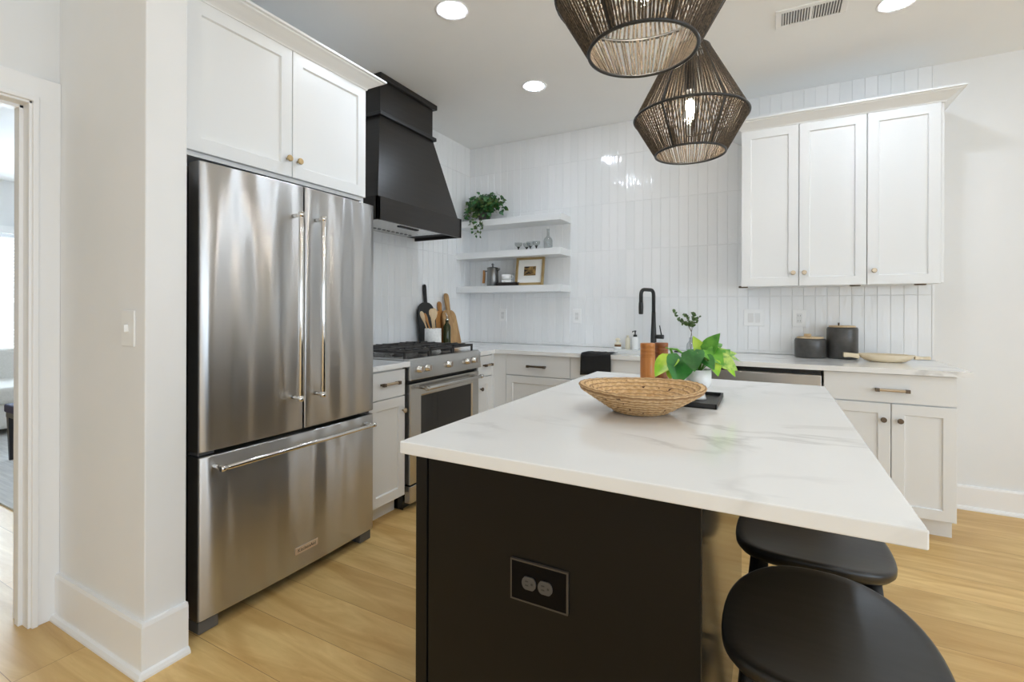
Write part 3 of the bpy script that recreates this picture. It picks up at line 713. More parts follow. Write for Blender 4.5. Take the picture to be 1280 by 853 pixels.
# ------------------------------------------------------------------ range
r = thing('gas_range', 'stainless steel gas range with black grates and five front knobs', 'range', (-2.25, 2.70, 0))
RY0, RY1 = 2.302, 3.104
b = MB(); b.box((-2.585, RY0 + .004, .03), (-1.985, RY1 - .004, .915)); b.build('oven_body', 'black_enamel', r)
b = MB(); b.box((-2.585, RY0, .915), (-1.975, RY1, .928)); b.build('cooktop', 'steel_plain', r, bevel=.003)
b = MB(); prof = [(-1.985, .797), (-1.925, .797), (-1.921, .803), (-1.936, .921), (-1.943, .928), (-1.985, .928)]
A = [b.v(x, RY0, z) for x, z in prof]; B_ = [b.v(x, RY1, z) for x, z in prof]; b.f(A); b.f(B_)
for i in range(6): b.f([A[i], A[(i + 1) % 6], B_[(i + 1) % 6], B_[i]])
cp = b.build('control_panel', 'steel_plain', r, bevel=.0015)
for y in (2.385, 2.468, 2.70, 2.925, 3.010):
    b = MB(); prof = [(.024, 0), (.024, .004), (.0215, .006), (.0195, .028), (.017, .031), (.0, .031)]
    rings = [[(0, rr * math.cos(a * PI / 10), rr * math.sin(a * PI / 10)) for a in range(20)] for rr, h_ in prof]
    rings = [[(-1.930 + h_, y + q[1], .860 + q[2]) for q in ring] for ring, (rr, h_) in zip(rings, prof)]
    b.loft(rings[:-1]); kb = b.build('knob', 'chrome', cp)
    b = MB(); b.box((-1.902, y - .003, .845), (-1.893, y + .003, .879)); b.build('knob_grip', 'copper_end', kb, bevel=.001)
b = MB(); b.box((-2.0, RY0 + .002, .778), (-1.955, RY1 - .01, .797)); b.build('vent_gap', 'dark_gap', r)
# oven door with window
T = face_px(-1.930); dy0, dy1, dz0, dz1 = RY0 + .002, 3.083, .160, .774; wy0, wy1, wz0, wz1 = 2.417, 2.991, .285, .688
b = MB(T); t = .045
L1 = [(dy0, dz0), (dy1, dz0), (dy1, dz1), (dy0, dz1)]; L2 = [(wy0 - .012, wz0 - .012), (wy1 + .012, wz0 - .012), (wy1 + .012, wz1 + .012), (wy0 - .012, wz1 + .012)]; L3 = [(wy0, wz0), (wy1, wz0), (wy1, wz1), (wy0, wz1)]
R_ = [[b.v(*p, -t) for p in L1], [b.v(*p, 0) for p in L1], [b.v(*p, 0) for p in L2], [b.v(*p, -.006) for p in L3], [b.v(*p, -.02) for p in L3]]
for k in range(4):
    for j in range(4): b.f([R_[k][j], R_[k][(j + 1) % 4], R_[k + 1][(j + 1) % 4], R_[k + 1][j]])
b.f(R_[0]); dr = b.build('oven_door', 'steel_plain', r, bevel=.002)
b = MB(T); b.box((wy0 - .001, wz0 - .001, -.018), (wy1 + .001, wz1 + .001, -.008)); b.build('oven_window', 'oven_glass', dr)
h = MB(); hx = -1.872; bar(h, (hx, 2.385, .742), (hx, 3.045, .742), .0125)
for y in (2.41, 3.02): h.tube([(-1.932, y, .742), (hx, y, .742)], .010, 14)
h.build('handle', 'steel_plain', dr)
b = MB(T); b.box((dy0, .045, -.045), (dy1, .150, 0)); b.build('warming_drawer', 'steel_plain', r, bevel=.004)
b = MB(T); b.box((dy0 + .01, 0, -.5), (dy1 - .01, .045, -.07)); b.build('kick_plate', 'black_enamel', r)
b = MB(T); b.box((RY0, 0, -.3), (RY0 + .004, .915, -.055)); b.build('side_panel', 'black_enamel', r)
# burners and three cast-iron grates
for y in (2.44, 2.703, 2.966):
    for x in (-2.42, -2.14):
        b = MB(); b.lathe([(.045, .928), (.045, .936), (.034, .938), (.034, .945), (.0, .946)][:4], (x, y, 0), 20); b.build('burner', 'iron', r)
for k in range(3):
    y0 = RY0 + .012 + k * .2605; y1 = y0 + .254; x0, x1 = -2.555, -1.985
    b = MB(); s = .013; zt = .972
    b.box((x0, y0, zt - .014), (x1, y0 + s, zt)); b.box((x0, y1 - s, zt - .014), (x1, y1, zt)); b.box((x0, y0, zt - .014), (x0 + s, y1, zt)); b.box((x1 - s, y0, zt - .014), (x1, y1, zt))
    b.box(((x0 + x1) / 2 - s / 2, y0, zt - .014), ((x0 + x1) / 2 + s / 2, y1, zt))
    for xx in (-2.495, -2.20, -2.06, -2.345):
        b.box((xx - s / 2, y0, zt - .010), (xx + s / 2, y1, zt + .004))
    for xx in (-2.42, -2.13):
        b.box((xx - s / 2, y0, zt - .010), (xx + s / 2, y0 + .085, zt + .006)); b.box((xx - s / 2, y1 - .085, zt - .010), (xx + s / 2, y1, zt + .006))
    for yy in (y0 + .085, y1 - .098):
        b.box((x0, yy, zt - .012), (x0 + .10, yy + s, zt + .004)); b.box((x1 - .10, yy, zt - .012), (x1, yy + s, zt + .004))
    for xx in (x0, x1 - s, (x0 + x1) / 2 - s / 2):
        for yy in (y0, y1 - s): b.box((xx, yy, .928), (xx + s, yy + s, zt - .01))
    b.build('grate', 'iron', r, bevel=.0025)

# ------------------------------------------------------------------ range hood
r = thing('range_hood', 'large dark bronze tapered range hood mounted above the stove', 'range hood', (-2.35, 2.70, 1.79))
xw = LW + .0115
def rect(y0, y1, x, z): return [(xw, y0, z), (xw, y1, z), (x, y1, z), (x, y0, z)]
b = MB()   # lower band, open underneath
HX, HY0, HY1 = -2.14, 2.245, 3.160
for a, c in (((xw, HY0, 1.793), (HX, HY0 + .02, 1.940)), ((xw, HY1 - .02, 1.793), (HX, HY1, 1.940)), ((HX - .02, HY0, 1.793), (HX, HY1, 1.940))): b.box(a, c)
b.build('skirt', 'hood', r, bevel=.001)
b = MB(); b.loft([rect(HY0 + .0, HY1 - .05, HX - .0015, 1.9385), rect(2.420, 2.990, -2.29, 2.525)], True, True, False); b.build('tapered_body', 'hood', r)
b = MB(); b.box((xw, 2.420, 2.54), (-2.290, 2.985, 2.775)); b.build('chimney_box', 'hood', r, bevel=.001)
b = MB(); b.box((xw, 2.400, 2.522), (-2.268, 3.008, 2.548)); b.build('trim_band', 'black_matte', r, bevel=.003)
b = MB(); b.box((xw, 2.395, 2.760), (-2.262, 3.010, CEIL - .002)); b.build('crown_band', 'hood', r, bevel=.006)
b = MB(); b.box((xw + .001, HY0 + .02, 1.812), (HX - .02, HY1 - .14, 1.83)); ins = b.build('vent_insert', 'steel_plain', r)
b = MB(); b.box((xw, HY1 - .14, 1.815), (HX - .02, HY1 - .02, 1.93)); b.build('inner_liner', 'dark_gap', r)
b = MB(); b.box((-2.30, 2.60, 1.806), (-2.27, 2.80, 1.813)); b.build('control_strip', 'slot', ins)
for k in range(14):
    b = MB(); b.box((-2.50, 2.33 + k * .048, 1.8085), (-2.485, 2.352 + k * .048, 1.8125)); b.build('vent_slot', 'foot_grey', ins)
# ------------------------------------------------------------------ island
IX0, IX1, IY0, IY1 = -.7916, .205, .9057, 2.4184
BX0, BX1, BY0, BY1 = -.765, -.110, .935, 2.385
r = thing('kitchen_island', 'black kitchen island base under the big white quartz slab', 'kitchen island', (-.44, 1.66, 0))
b = MB(); b.box((BX0 + .02, BY0 + .02, .09), (BX1 - .006, BY1, .884)); b.box((BX0 + .09, BY0 + .06, 0), (BX1 - .02, BY1 - .02, .09)); b.build('carcass', 'island', r)
b = MB(); b.box((BX0 + .036, BY0 + .003, 0), (BX1, BY0 + .02, .884)); b.build('end_panel', 'island', r, bevel=.001)
b = MB(); b.box((BX0, BY0, 0), (BX0 + .033, BY0 + .04, .884)); b.build('corner_post', 'island', r, bevel=.0015)
b = MB(); b.box((BX1 - .006, BY0 + .0205, 0), (BX1, BY1, .884)); b.build('seating_side_panel', 'island_gloss', r, bevel=.001)
T = face_nx(BX0)
for k in range(3):
    y0 = BY0 + .045 + k * .468; y1 = y0 + .462
    if k == 0:
        dd = slab(MB(T), y0, y1, .70, .872).build('drawer', 'island', r, bevel=.0015); d2 = shaker(MB(T), y0, y1, .10, .694).build('door', 'island', r)
    else:
        dd = slab(MB(T), y0, y1, .70, .872).build('drawer', 'island', r, bevel=.0015); d2 = shaker(MB(T), y0, y1, .10, .694).build('door', 'island', r)
    k_ = MB(T); k_.box(((y0 + y1) / 2 - .07, .782, .018), ((y0 + y1) / 2 + .07, .796, .03)); k_.box(((y0 + y1) / 2 - .06, .784, 0), ((y0 + y1) / 2 - .05, .794, .02)); k_.box(((y0 + y1) / 2 + .05, .784, 0), ((y0 + y1) / 2 + .06, .794, .02))
    k_.build('pull', 'bronze', dd)
# outlet on the end panel
T = face_ny(BY0 + .003)
ox0, ox1, oz0, oz1 = -.498, -.368, .606, .690
b = MB(T); b.box((ox0, oz0, -.001), (ox1, oz1, .0055)); ol = b.build('outlet_plate', 'outlet_black', r, bevel=.0015)
b = MB(T)
for a, c in (((ox0 - .002, oz0 - .002), (ox1 + .002, oz0 + .0012)), ((ox0 - .002, oz1 - .0012), (ox1 + .002, oz1 + .002)), ((ox0 - .002, oz0), (ox0 + .0012, oz1)), ((ox1 - .0012, oz0), (ox1 + .002, oz1))): b.box((*a, 0), (*c, .0062))
b.build('plate_rim', 'rim_brown', ol)
for u in (-.4545, -.4165):
    b = MB(T); b.loft([[(u + .0165 * math.cos(a * PI / 12), .6475 + max(-.0135, min(.0135, .0165 * math.sin(a * PI / 12))), w_) for a in range(24)] for w_ in (.005, .0085)]); so = b.build('socket', 'outlet_dark', ol)
    b = MB(T)
    b.box((u - .0085, .6505, .008), (u - .001, .6530, .0088)); b.box((u - .0085, .6420, .008), (u - .001, .6445, .0088)); b.box((u + .005, .6455, .008), (u + .0095, .6495, .0088)); b.build('slots', 'slot', so)
b = MB(); b.box((IX0, IY0, .885), (IX1, IY1, TOP)); tag(b.build('countertop', 'quartz', loc=(-.29, 1.66, .885), bevel=.003, seg=3), 'large white quartz island countertop with faint grey veins', 'countertop')

# ------------------------------------------------------------------ stools
def make_stool():
    r = thing('counter_stool', '', 'stool', (0, 0, 0), 'black backless counter stools along the island')
    hx, hy, n, e = .180, .212, 56, 2.5
    def P(a, s=1.0):
        c, q = math.cos(a), math.sin(a)
        return (hx * s * math.copysign(abs(c) ** (2 / e), c), hy * s * math.copysign(abs(q) ** (2 / e), q))
    def top(x, y): return .626 + .027 * abs(y / hy) ** 2.4 - .004 * (x / hx) ** 2
    rings = []
    for s in (.03, .25, .5, .72, .88, .96): rings.append([(*P(2 * PI * k / n, s), top(*P(2 * PI * k / n, s))) for k in range(n)])
    for s, dz in ((.99, -.003), (1.0, -.010), (.995, -.020), (.95, -.030), (.8, -.036), (.4, -.034), (.05, -.033)): rings.append([(*P(2 * PI * k / n, s), top(*P(2 * PI * k / n, min(s, 1))) + dz) for k in range(n)])
    b = MB(); b.loft(rings); b.build('seat', 'stool', r)
    foot = {}
    for sx in (-1, 1):
        for sy in (-1, 1):
            a = Vector((sx * .115, sy * .125, .612)); c = Vector((sx * .175, sy * .185, .0))
            foot[(sx, sy)] = (a, c)
            b = MB(); b.tube([a, a.lerp(c, .35), c], .016, 14, True, [.020, .0195, .0125]); b.build('leg', 'stool', r)
    def on(sx, sy, z): a, c = foot[(sx, sy)]; t = (a.z - z) / a.z; return a.lerp(c, t)
    for p, q in ((on(-1, -1, .22), on(-1, 1, .22)), (on(1, -1, .22), on(1, 1, .22)), (on(-1, -1, .17), on(1, -1, .17)), (on(-1, 1, .17), on(1, 1, .17))):
        b = MB(); b.tube([p, p.lerp(q, .5), q], .009, 12, True, [.0085, .0105, .0085]); b.build('stretcher', 'stool', r)
    return r
s0 = make_stool()
s0.location = (.095, 1.075, 0); s0['label'] = 'nearest black wooden counter stool, seat pulled out at the bottom of the photo'
s1 = copy_tree(s0); s1.location = (.095, 1.525, 0); s1['label'] = 'farther black wooden counter stool tucked under the island overhang'

# ------------------------------------------------------------------ pendants
def make_pendant():
    r = thing('pendant_lamp', '', 'lamp', (0, 0, 0), 'woven rope pendants over the island')   # origin at the centre of the bottom ring
    R0, R1, R2, Z1, Z2 = .137, .223, .076, .150, .430
    Z1j = Z1
    b = MB(); n = 108; w = .0024
    def strand(p, q, rad):
        p, q = Vector(p), Vector(q); m_ = p.lerp(q, .5); b.tube([p, m_, q], rad, 5, False)
    for k in range(n):
        a = 2 * PI * (k + random.uniform(-.14, .14)) / n; a2 = a + random.uniform(-.008, .008)
        rad = random.uniform(.0027, .0034)
        strand((R0 * math.cos(a), R0 * math.sin(a), 0), (R1 * math.cos(a2), R1 * math.sin(a2), Z1), rad)
        if random.random() < .12: strand((R0 * math.cos(a) * .985, R0 * math.sin(a) * .985, .002), (R1 * math.cos(a2 + .05) * .99, R1 * math.sin(a2 + .05) * .99, Z1), .0025)
    for k in range(n):
        a = 2 * PI * (k + random.uniform(-.2, .2)) / n; a2 = a + random.uniform(-.03, .03)
        strand((R1 * math.cos(a), R1 * math.sin(a), Z1), (R2 * math.cos(a2), R2 * math.sin(a2), Z2), random.uniform(.0026, .0033))
    b.build('rope_shade', 'rope', r)
    b = MB()
    def ring(R, z, rad):
        pts = [(R * math.cos(2 * PI * k / 64), R * math.sin(2 * PI * k / 64), z) for k in range(64)]
        rings = []
        for k in range(64):
            a = 2 * PI * k / 64
            rings.append([((R + rad * math.cos(t)) * math.cos(a), (R + rad * math.cos(t)) * math.sin(a), z + rad * math.sin(t)) for t in [2 * PI * j / 8 for j in range(8)]])
        V = [[b.v(*p) for p in rg] for rg in rings]
        for i in range(64):
            for j in range(8): b.f([V[i][j], V[i][(j + 1) % 8], V[(i + 1) % 64][(j + 1) % 8], V[(i + 1) % 64][j]], True)
    ring(R0, 0, .0048); ring(R1, Z1, .0055); ring(R2, Z2, .0045)
    for k in range(6):
        a = 2 * PI * k / 6 + .2
        b.tube([(R0 * math.cos(a), R0 * math.sin(a), 0), (R1 * math.cos(a), R1 * math.sin(a), Z1), (R2 * math.cos(a), R2 * math.sin(a), Z2)], .0042, 6)
        if k % 2 == 0: b.tube([(R2 * math.cos(a), R2 * math.sin(a), Z2), (.012 * math.cos(a), .012 * math.sin(a), Z2 - .002)], .003, 6)
    b.build('frame', 'black_matte', r)
    b = MB(); b.lathe([(.010, .44), (.018, .435), (.021, .36), (.021, .30), (.0235, .298), (.0235, .262), (.018, .258)], n=20); b.build('socket', 'black_matte', r)
    b = MB(); b.lathe([(.013, .262), (.0135, .245), (.017, .225), (.026, .20), (.031, .175), (.031, .155), (.026, .132), (.014, .115), (.004, .111)], n=24); bu = b.build('bulb', 'glass', r)
    b = MB(); 
    for k in range(6):
        a = 2 * PI * k / 6
        b.tube([(.012 * math.cos(a), .012 * math.sin(a), .222), (.019 * math.cos(a), .019 * math.sin(a), .140)], .0028, 6)
    b.build('filament', 'filament', bu)
    zc = CEIL - 1.906
    b = MB(); b.tube([(0, 0, .435), (0, 0, zc - .02)], .003, 8); b.build('cord', 'black_matte', r)
    b = MB(); b.lathe([(.0, zc - .026), (.055, zc - .026), (.062, zc - .018), (.062, zc - .0005)][1:], n=32); b.build('canopy', 'black_matte', r)
    return r
p0 = make_pendant(); p0.location = (-.295, 1.265, 1.906); p0['label'] = 'nearer woven rope pendant lamp, cut off by the top of the photo'
p1 = copy_tree(p0); p1.location = (-.295, 2.11, 1.880); p1['label'] = 'farther woven rope pendant lamp seen whole, lower in the photo'

# ------------------------------------------------------------------ ceiling fittings
def can():
    r = thing('recessed_light', '', 'ceiling light', (0, 0, 0), 'round recessed ceiling lights')
    b = MB(); b.lathe([(.060, .0), (.080, -.001), (.088, -.004), (.090, -.0005), (.090, .0)], n=40, cap=False); b.build('trim_ring', 'trim', r)
    b = MB(); b.lathe([(.062, -.0012), (.062, -.0022)], n=36); b.build('lens', 'can_light', r)
    return r
c0 = can(); cans = [(-1.474, 2.084, 'middle recessed ceiling light in line with the range, left of the lamps'), (-1.464, 3.064, 'recessed ceiling light closest to the tiled back corner'), (.566, 3.087, 'recessed ceiling light at the upper right beyond the vent'),
        (.9, 1.2, 'added unseen recessed ceiling light right of the island'), (-.5, -.9, 'added unseen recessed ceiling light behind the viewpoint, left'), (1.9, -.9, 'added unseen recessed ceiling light behind the viewpoint, right'), (2.9, 2.2, 'added unseen recessed ceiling light at the far right')]  # this row is added out of view to light the room
for i, (x, y, lab) in enumerate(cans):
    c = c0 if i == 0 else copy_tree(c0)
    c.location = (x, y, CEIL); c['label'] = lab
r = thing('ceiling_vent', 'white rectangular air vent grille in the ceiling', 'vent', (.18, 2.97, CEIL))
b = MB(); x0, x1, y0, y1 = .022, .345, 2.882, 3.068; m = .028; z0, z1 = CEIL - .008, CEIL - .0005
for a, c in (((x0, y0), (x1, y0 + m)), ((x0, y1 - m), (x1, y1)), ((x0, y0 + m), (x0 + m, y1 - m)), ((x1 - m, y0 + m), (x1, y1 - m)), (((x0 + x1) / 2 - .006, y0 + m), ((x0 + x1) / 2 + .006, y1 - m))): b.box((*a, z0), (*c, z1))
b.build('frame', 'trim', r, bevel=.002)
b = MB(); b.box((x0 + m, y0 + m, z1 - .0012), (x1 - m, y1 - m, z1)); b.build('duct_back', 'foot_grey', r)
b = MB(); k = 0; xx = x0 + m + .004
while xx < x1 - m - .004:
    A = [b.v(xx, y0 + m, z0 + .001), b.v(xx + .002, y0 + m, z0 + .001), b.v(xx + .0065, y0 + m, z1 - .001), b.v(xx + .0045, y0 + m, z1 - .001)]
    B_ = [b.v(xx, y1 - m, z0 + .001), b.v(xx + .002, y1 - m, z0 + .001), b.v(xx + .0065, y1 - m, z1 - .001), b.v(xx + .0045, y1 - m, z1 - .001)]
    b.f(A); b.f(B_)
    for i in range(4): b.f([A[i], A[(i + 1) % 4], B_[(i + 1) % 4], B_[i]])
    xx += .0125
b.build('louvers', 'trim', r)

# ------------------------------------------------------------------ floating shelves
SH = .0
def shelf(z, label):
    b = MB(); b.box((LW + .0115, 3.743, z - .058), (-1.543, BW - .0115, z)); return tag(b.build('floating_shelf', 'cab', loc=(-2.07, 3.87, z), bevel=.002), label, 'shelf', 'white floating shelves in the corner')
shelf(2.046, 'top white floating shelf holding the trailing plant'); shelf(1.755, 'middle white floating shelf holding the coupe glasses'); shelf(1.444, 'lowest white floating shelf holding the french press and framed picture')

# ------------------------------------------------------------------ wall plates
def plate(T, u, z, wd, ht, label, n=1, kind='outlet'):
    o = T(u, z, 0)
    r = thing('wall_outlet' if kind == 'outlet' else 'light_switch', label, 'outlet' if kind == 'outlet' else 'switch', o)
    b = MB(T); b.box((u - wd / 2, z - ht / 2, 0), (u + wd / 2, z + ht / 2, .006)); pl = b.build('cover_plate', 'plate', r, bevel=.002)
    for k in range(n):
        uu = u + (k - (n - 1) / 2) * .046
        b = MB(T); b.box((uu - .017, z - .034, .0055), (uu + .017, z + .034, .008)); s = b.build('receptacle' if kind == 'outlet' else 'rocker', 'plate_slot', pl, bevel=.001)
        if kind == 'outlet':
            b = MB(T)
            for dz in (-.018, .018):
                b.box((uu - .008, z + dz - .004, .0078), (uu - .006, z + dz + .005, .0084)); b.box((uu + .006, z + dz - .004, .0078), (uu + .008, z + dz + .005, .0084))
            b.build('slots', 'foot_grey', s)
    return r
T = face_ny(BW - .0105)
plate(T, -2.223, 1.178, .074, .118, 'white wall outlet under the floating shelves near the corner')
plate(T, -1.484, 1.176, .074, .125, 'white wall outlet just right of the lowest floating shelf')
plate(T, -.106, 1.177, .135, .122, 'wide white switch plate below the left end of the wall cabinets', 2, 'switch')
plate(T, .181, 1.176, .084, .120, 'white wall outlet above the squat charcoal canister')
r = plate(face_ny(.855), -1.962, 1.165, .086, .124, 'white light switch on the grey wall left of the refrigerator', 0, 'switch')
b = MB(face_ny(.855)); b.box((-1.967, 1.153, .005), (-1.957, 1.178, .018)); b.build('toggle', 'plate', r, bevel=.002)

# ------------------------------------------------------------------ faucet and sink things
FXc, FYc = -.806, 3.862
r = thing('kitchen_faucet', 'tall matte black kitchen faucet with squared gooseneck behind the sink', 'faucet', (FXc, FYc, TOP))
b = MB(); b.lathe([(.028, TOP), (.028, TOP + .006), (.0235, TOP + .01), (.0215, TOP + .12), (.017, TOP + .22), (.0155, TOP + .30)], (FXc, FYc, 0), 24); b.build('body', 'black_matte', r)
sd = Vector((-.062, -.155, 0)); top = 1.388; pts = [Vector((FXc, FYc, 1.20)), Vector((FXc, FYc, top - .045))]
h0 = Vector((FXc, FYc, top)); q = sd.normalized()
for a in (22.5, 45, 67.5, 90): t = math.radians(a); pts.append(Vector((FXc, FYc, top - .04)) + q * .04 * (1 - math.cos(t)) + Vector((0, 0, .04 * math.sin(t))))
e = h0 + sd
for a in (0, 22.5, 45, 67.5, 90): t = math.radians(a); pts.append(e - q * .04 + Vector((0, 0, -.04)) + q * .04 * math.sin(t) + Vector((0, 0, .04 * math.cos(t))))
pts.append(Vector((e.x, e.y, 1.29)))
b = MB(); b.tube(pts, .0142, 16); b.build('spout', 'black_matte', r)
b = MB(); b.tube([(e.x, e.y, 1.292), (e.x, e.y, 1.286), (e.x, e.y, 1.255), (e.x, e.y, 1.205), (e.x, e.y, 1.2)], .016, 18, True, [.0155, .0165, .0175, .0165, .0145]); b.build('spray_head', 'black_matte', r)
b = MB(); b.tube([(FXc, FYc, 1.024), (FXc + .078, FYc - .01, 1.024)], .0165, 16); b.build('valve', 'black_matte', r)
b = MB(); b.tube([(FXc + .062, FYc - .009, 1.036), (FXc + .050, FYc - .02, 1.112)], .0045, 10, True, [.0055, .004]); b.build('lever', 'black_matte', r)
b = MB(); b.lathe([(.021, TOP + .0002), (.021, TOP + .008), (.017, TOP + .011)], (-.62, 3.80, 0), 20); tag(b.build('disposal_button', 'black_matte', loc=(-.62, 3.80, TOP)), 'small round black button on the counter right of the faucet', 'button')
# towel
b = MB(); n = 9; xs = [-1.200 + .208 * k / 12 for k in range(13)]
prof = [(3.470, .918), (3.44, .9185), (3.36, .9185), (3.326, .9175), (3.3185, .912), (3.3165, .90), (3.3155, .86), (3.314, .80), (3.312, .762)]
rows = []
for i, (y, z) in enumerate(prof):
    rows.append([(x + (.012 if i < 3 else 0) * (1 - i / 3) - (.010 * (i / 8)) * (1 - k / 6), y - .0018 * math.sin(k * 1.3 + i * .3) * (i > 4) - .001, z + .0012 * math.sin(k * 2.1 + i) * (1 if i < 3 else .5) + .001 + (.004 * math.sin(k * .5) if i == 8 else 0)) for k, x in enumerate(xs)])
b.loft(rows, False, False, True); o = b.build('dish_towel', 'black_cloth', loc=(-1.1, 3.35, .9))
sm = o.modifiers.new('thick', 'SOLIDIFY'); sm.thickness = .005; sm.offset = 1; tag(o, 'black dish towel draped over the front edge of the sink counter', 'towel')
# soap dispenser, cream bottle, brush
X, Y = -.955, 3.885
r = thing('soap_dispenser', 'white soap bottle with a black pump left of the faucet', 'soap dispenser', (X, Y, TOP))
b = MB(); b.lathe([(.026, TOP + .0003), (.028, TOP + .004), (.028, TOP + .085), (.022, TOP + .098), (.013, TOP + .103)], (X, Y, 0), 24); b.build('bottle', 'ceramic', r)
b = MB(); b.lathe([(.015, TOP + .103), (.015, TOP + .118), (.005, TOP + .12), (.005, TOP + .142), (.009, TOP + .144), (.009, TOP + .152)], (X, Y, 0), 16); b.tube([(X, Y, TOP + .148), (X - .012, Y - .032, TOP + .146), (X - .013, Y - .036, TOP + .138)], .0038, 8); b.build('pump', 'black_matte', r)
X = -1.02
r = thing('lotion_bottle', 'slim cream bottle close beside the white soap bottle', 'bottle', (X, Y + .02, TOP))
b = MB(); b.lathe([(.018, TOP + .0003), (.020, TOP + .004), (.020, TOP + .08), (.013, TOP + .09), (.009, TOP + .095)], (X, Y + .02, 0), 20); b.build('bottle', 'cream', r)
b = MB(); b.lathe([(.010, TOP + .095), (.010, TOP + .108), (.008, TOP + .11)], (X, Y + .02, 0), 16); b.build('cap', 'cream', r)
X, Y = -1.095, 3.88
r = thing('dish_brush', 'small cream dish brush with brown bristles standing by the sink', 'brush', (X, Y, TOP))
b = MB(); b.lathe([(.026, TOP + .0003), (.030, TOP + .004), (.031, TOP + .018), (.028, TOP + .019)], (X, Y, 0), 24); b.build('holder_dish', 'ceramic', r)
b = MB(); b.lathe([(.026, TOP + .019), (.027, TOP + .036)], (X, Y, 0), 24); b.build('bristles', 'bristle', r)
b = MB(); b.lathe([(.027, TOP + .036), (.028, TOP + .043), (.020, TOP + .050), (.011, TOP + .055), (.011, TOP + .062), (.020, TOP + .070), (.020, TOP + .080), (.010, TOP + .088)], (X, Y, 0), 24); b.build('handle', 'cream', r)

# ------------------------------------------------------------------ leaves
def leaf(b, base, tip, width, nrm, droop=.12, heart=True, nt=8, fold=.18):
    base, tip = Vector(base), Vector(tip); d = tip - base; L = d.length; d.normalize()
    nrm = Vector(nrm); nrm = (nrm - d * nrm.dot(d)); nrm = nrm.normalized() if nrm.length > 1e-4 else d.orthogonal().normalized()
    s = d.cross(nrm).normalized(); rows = []
    for i in range(nt + 1):
        t = i / nt
        if heart: wv = width * .5 * (math.sin(PI * min(1, (t + .04) / 1.04) ** .62) ** .85) * (1.02 - .25 * t)
        else: wv = width * .5 * math.sin(PI * t ** .85)
        if i == nt: wv = .0
        if i == 0 and heart: wv = width * .16
        row = []
        for k in (-1, -.6, 0, .6, 1):
            back = -.10 * L * abs(k) * (1 - t) if heart and t < .4 else 0
            p = base + d * (t * L + back * (1 if t < .3 else .4)) + s * (k * wv) + nrm * (fold * abs(k) * wv - droop * L * t * t + droop * L * t * .35)
            row.append(tuple(p))
        rows.append(row)
    R = [[b.v(*p) for p in rw] for rw in rows]
    for i in range(nt):
        for j in range(4): b.f([R[i][j], R[i][j + 1], R[i + 1][j + 1], R[i + 1][j]], True)

# ------------------------------------------------------------------ things on the island
# basket
BX, BY = -.358, 1.530
r = thing('woven_basket', 'wide shallow coiled straw bowl at the centre of the island', 'basket', (BX, BY, TOP))
prof = []; n = 7
z0 = TOP + .0004
def wallpt(t): return (.078 + (.190 - .078) * t, z0 + .006 + .070 * t ** 1.05)
seq = [(.01, z0 + .003), (.05, z0 + .001), (.072, z0)]
for k in range(n * 6 + 1):
    t = k / (n * 6); rr, zz = wallpt(t); ph = (t * n) % 1; bmp = .0055 * abs(math.sin(PI * ph)); seq.append((rr + bmp * .55, zz - bmp * .8))
seq.append((.1935, wallpt(1)[1] + .004)); seq.append((.1905, wallpt(1)[1] + .008))
for k in range(n * 6 + 1):
    t = 1 - k / (n * 6); rr, zz = wallpt(t); ph = (t * n) % 1; bmp = .0055 * abs(math.sin(PI * ph)); seq.append((max(rr - .006 - bmp * .55, .06), zz + .006 + bmp * .8))
seq += [(.05, z0 + .010), (.01, z0 + .010)]
b = MB(); b.lathe(seq, (BX, BY, 0), 96)
for v in b.bm.verts:      # hand-made irregularity
    a = math.atan2(v.co.y - BY, v.co.x - BX); v.co.z += .0035 * math.sin(a * 2 + .6) * max(0, (v.co.z - z0) / .08) + .0009 * math.sin(a * 31)
b.build('coiled_body', 'basket', r)

# tray + pothos pot
X0, X1, Y0, Y1 = -.300, -.150, 1.672, 1.925
b = MB(); b.box((X0, Y0, TOP + .0005), (X1, Y1, TOP + .006))
for a, c in (((X0, Y0), (X1, Y0 + .008)), ((X0, Y1 - .008), (X1, Y1)), ((X0, Y0), (X0 + .008, Y1)), ((X1 - .008, Y0), (X1, Y1))): b.box((*a, TOP + .0005), (*c, TOP + .017))
tag(b.build('black_tray', 'black_matte', loc=((X0 + X1) / 2, (Y0 + Y1) / 2, TOP), bevel=.002), 'small rectangular black tray under the white plant pot', 'tray')
PX, PY = -.222, 1.815; PZ = TOP + .0065
r = thing('potted_pothos', 'leafy bright green pothos in a small white pot on the black tray', 'plant', (PX, PY, PZ))
b = MB(); b.lathe([(.016, PZ), (.026, PZ), (.024, PZ + .006), (.020, PZ + .020), (.026, PZ + .034), (.038, PZ + .048), (.0415, PZ + .062), (.0415, PZ + .104), (.0385, PZ + .104), (.0375, PZ + .09), (.01, PZ + .088)], (PX, PY, 0), 40)
b.build('pot', 'ceramic', r)
b = MB(); b.lathe([(.036, PZ + .090), (.02, PZ + .094), (.005, PZ + .095)], (PX, PY, 0), 20); b.build('soil', 'soil', r)
toc = (Vector((0, 0, CAM_H)) - Vector((PX, PY, PZ))).normalized()
C0 = Vector((PX, PY, PZ + .092))
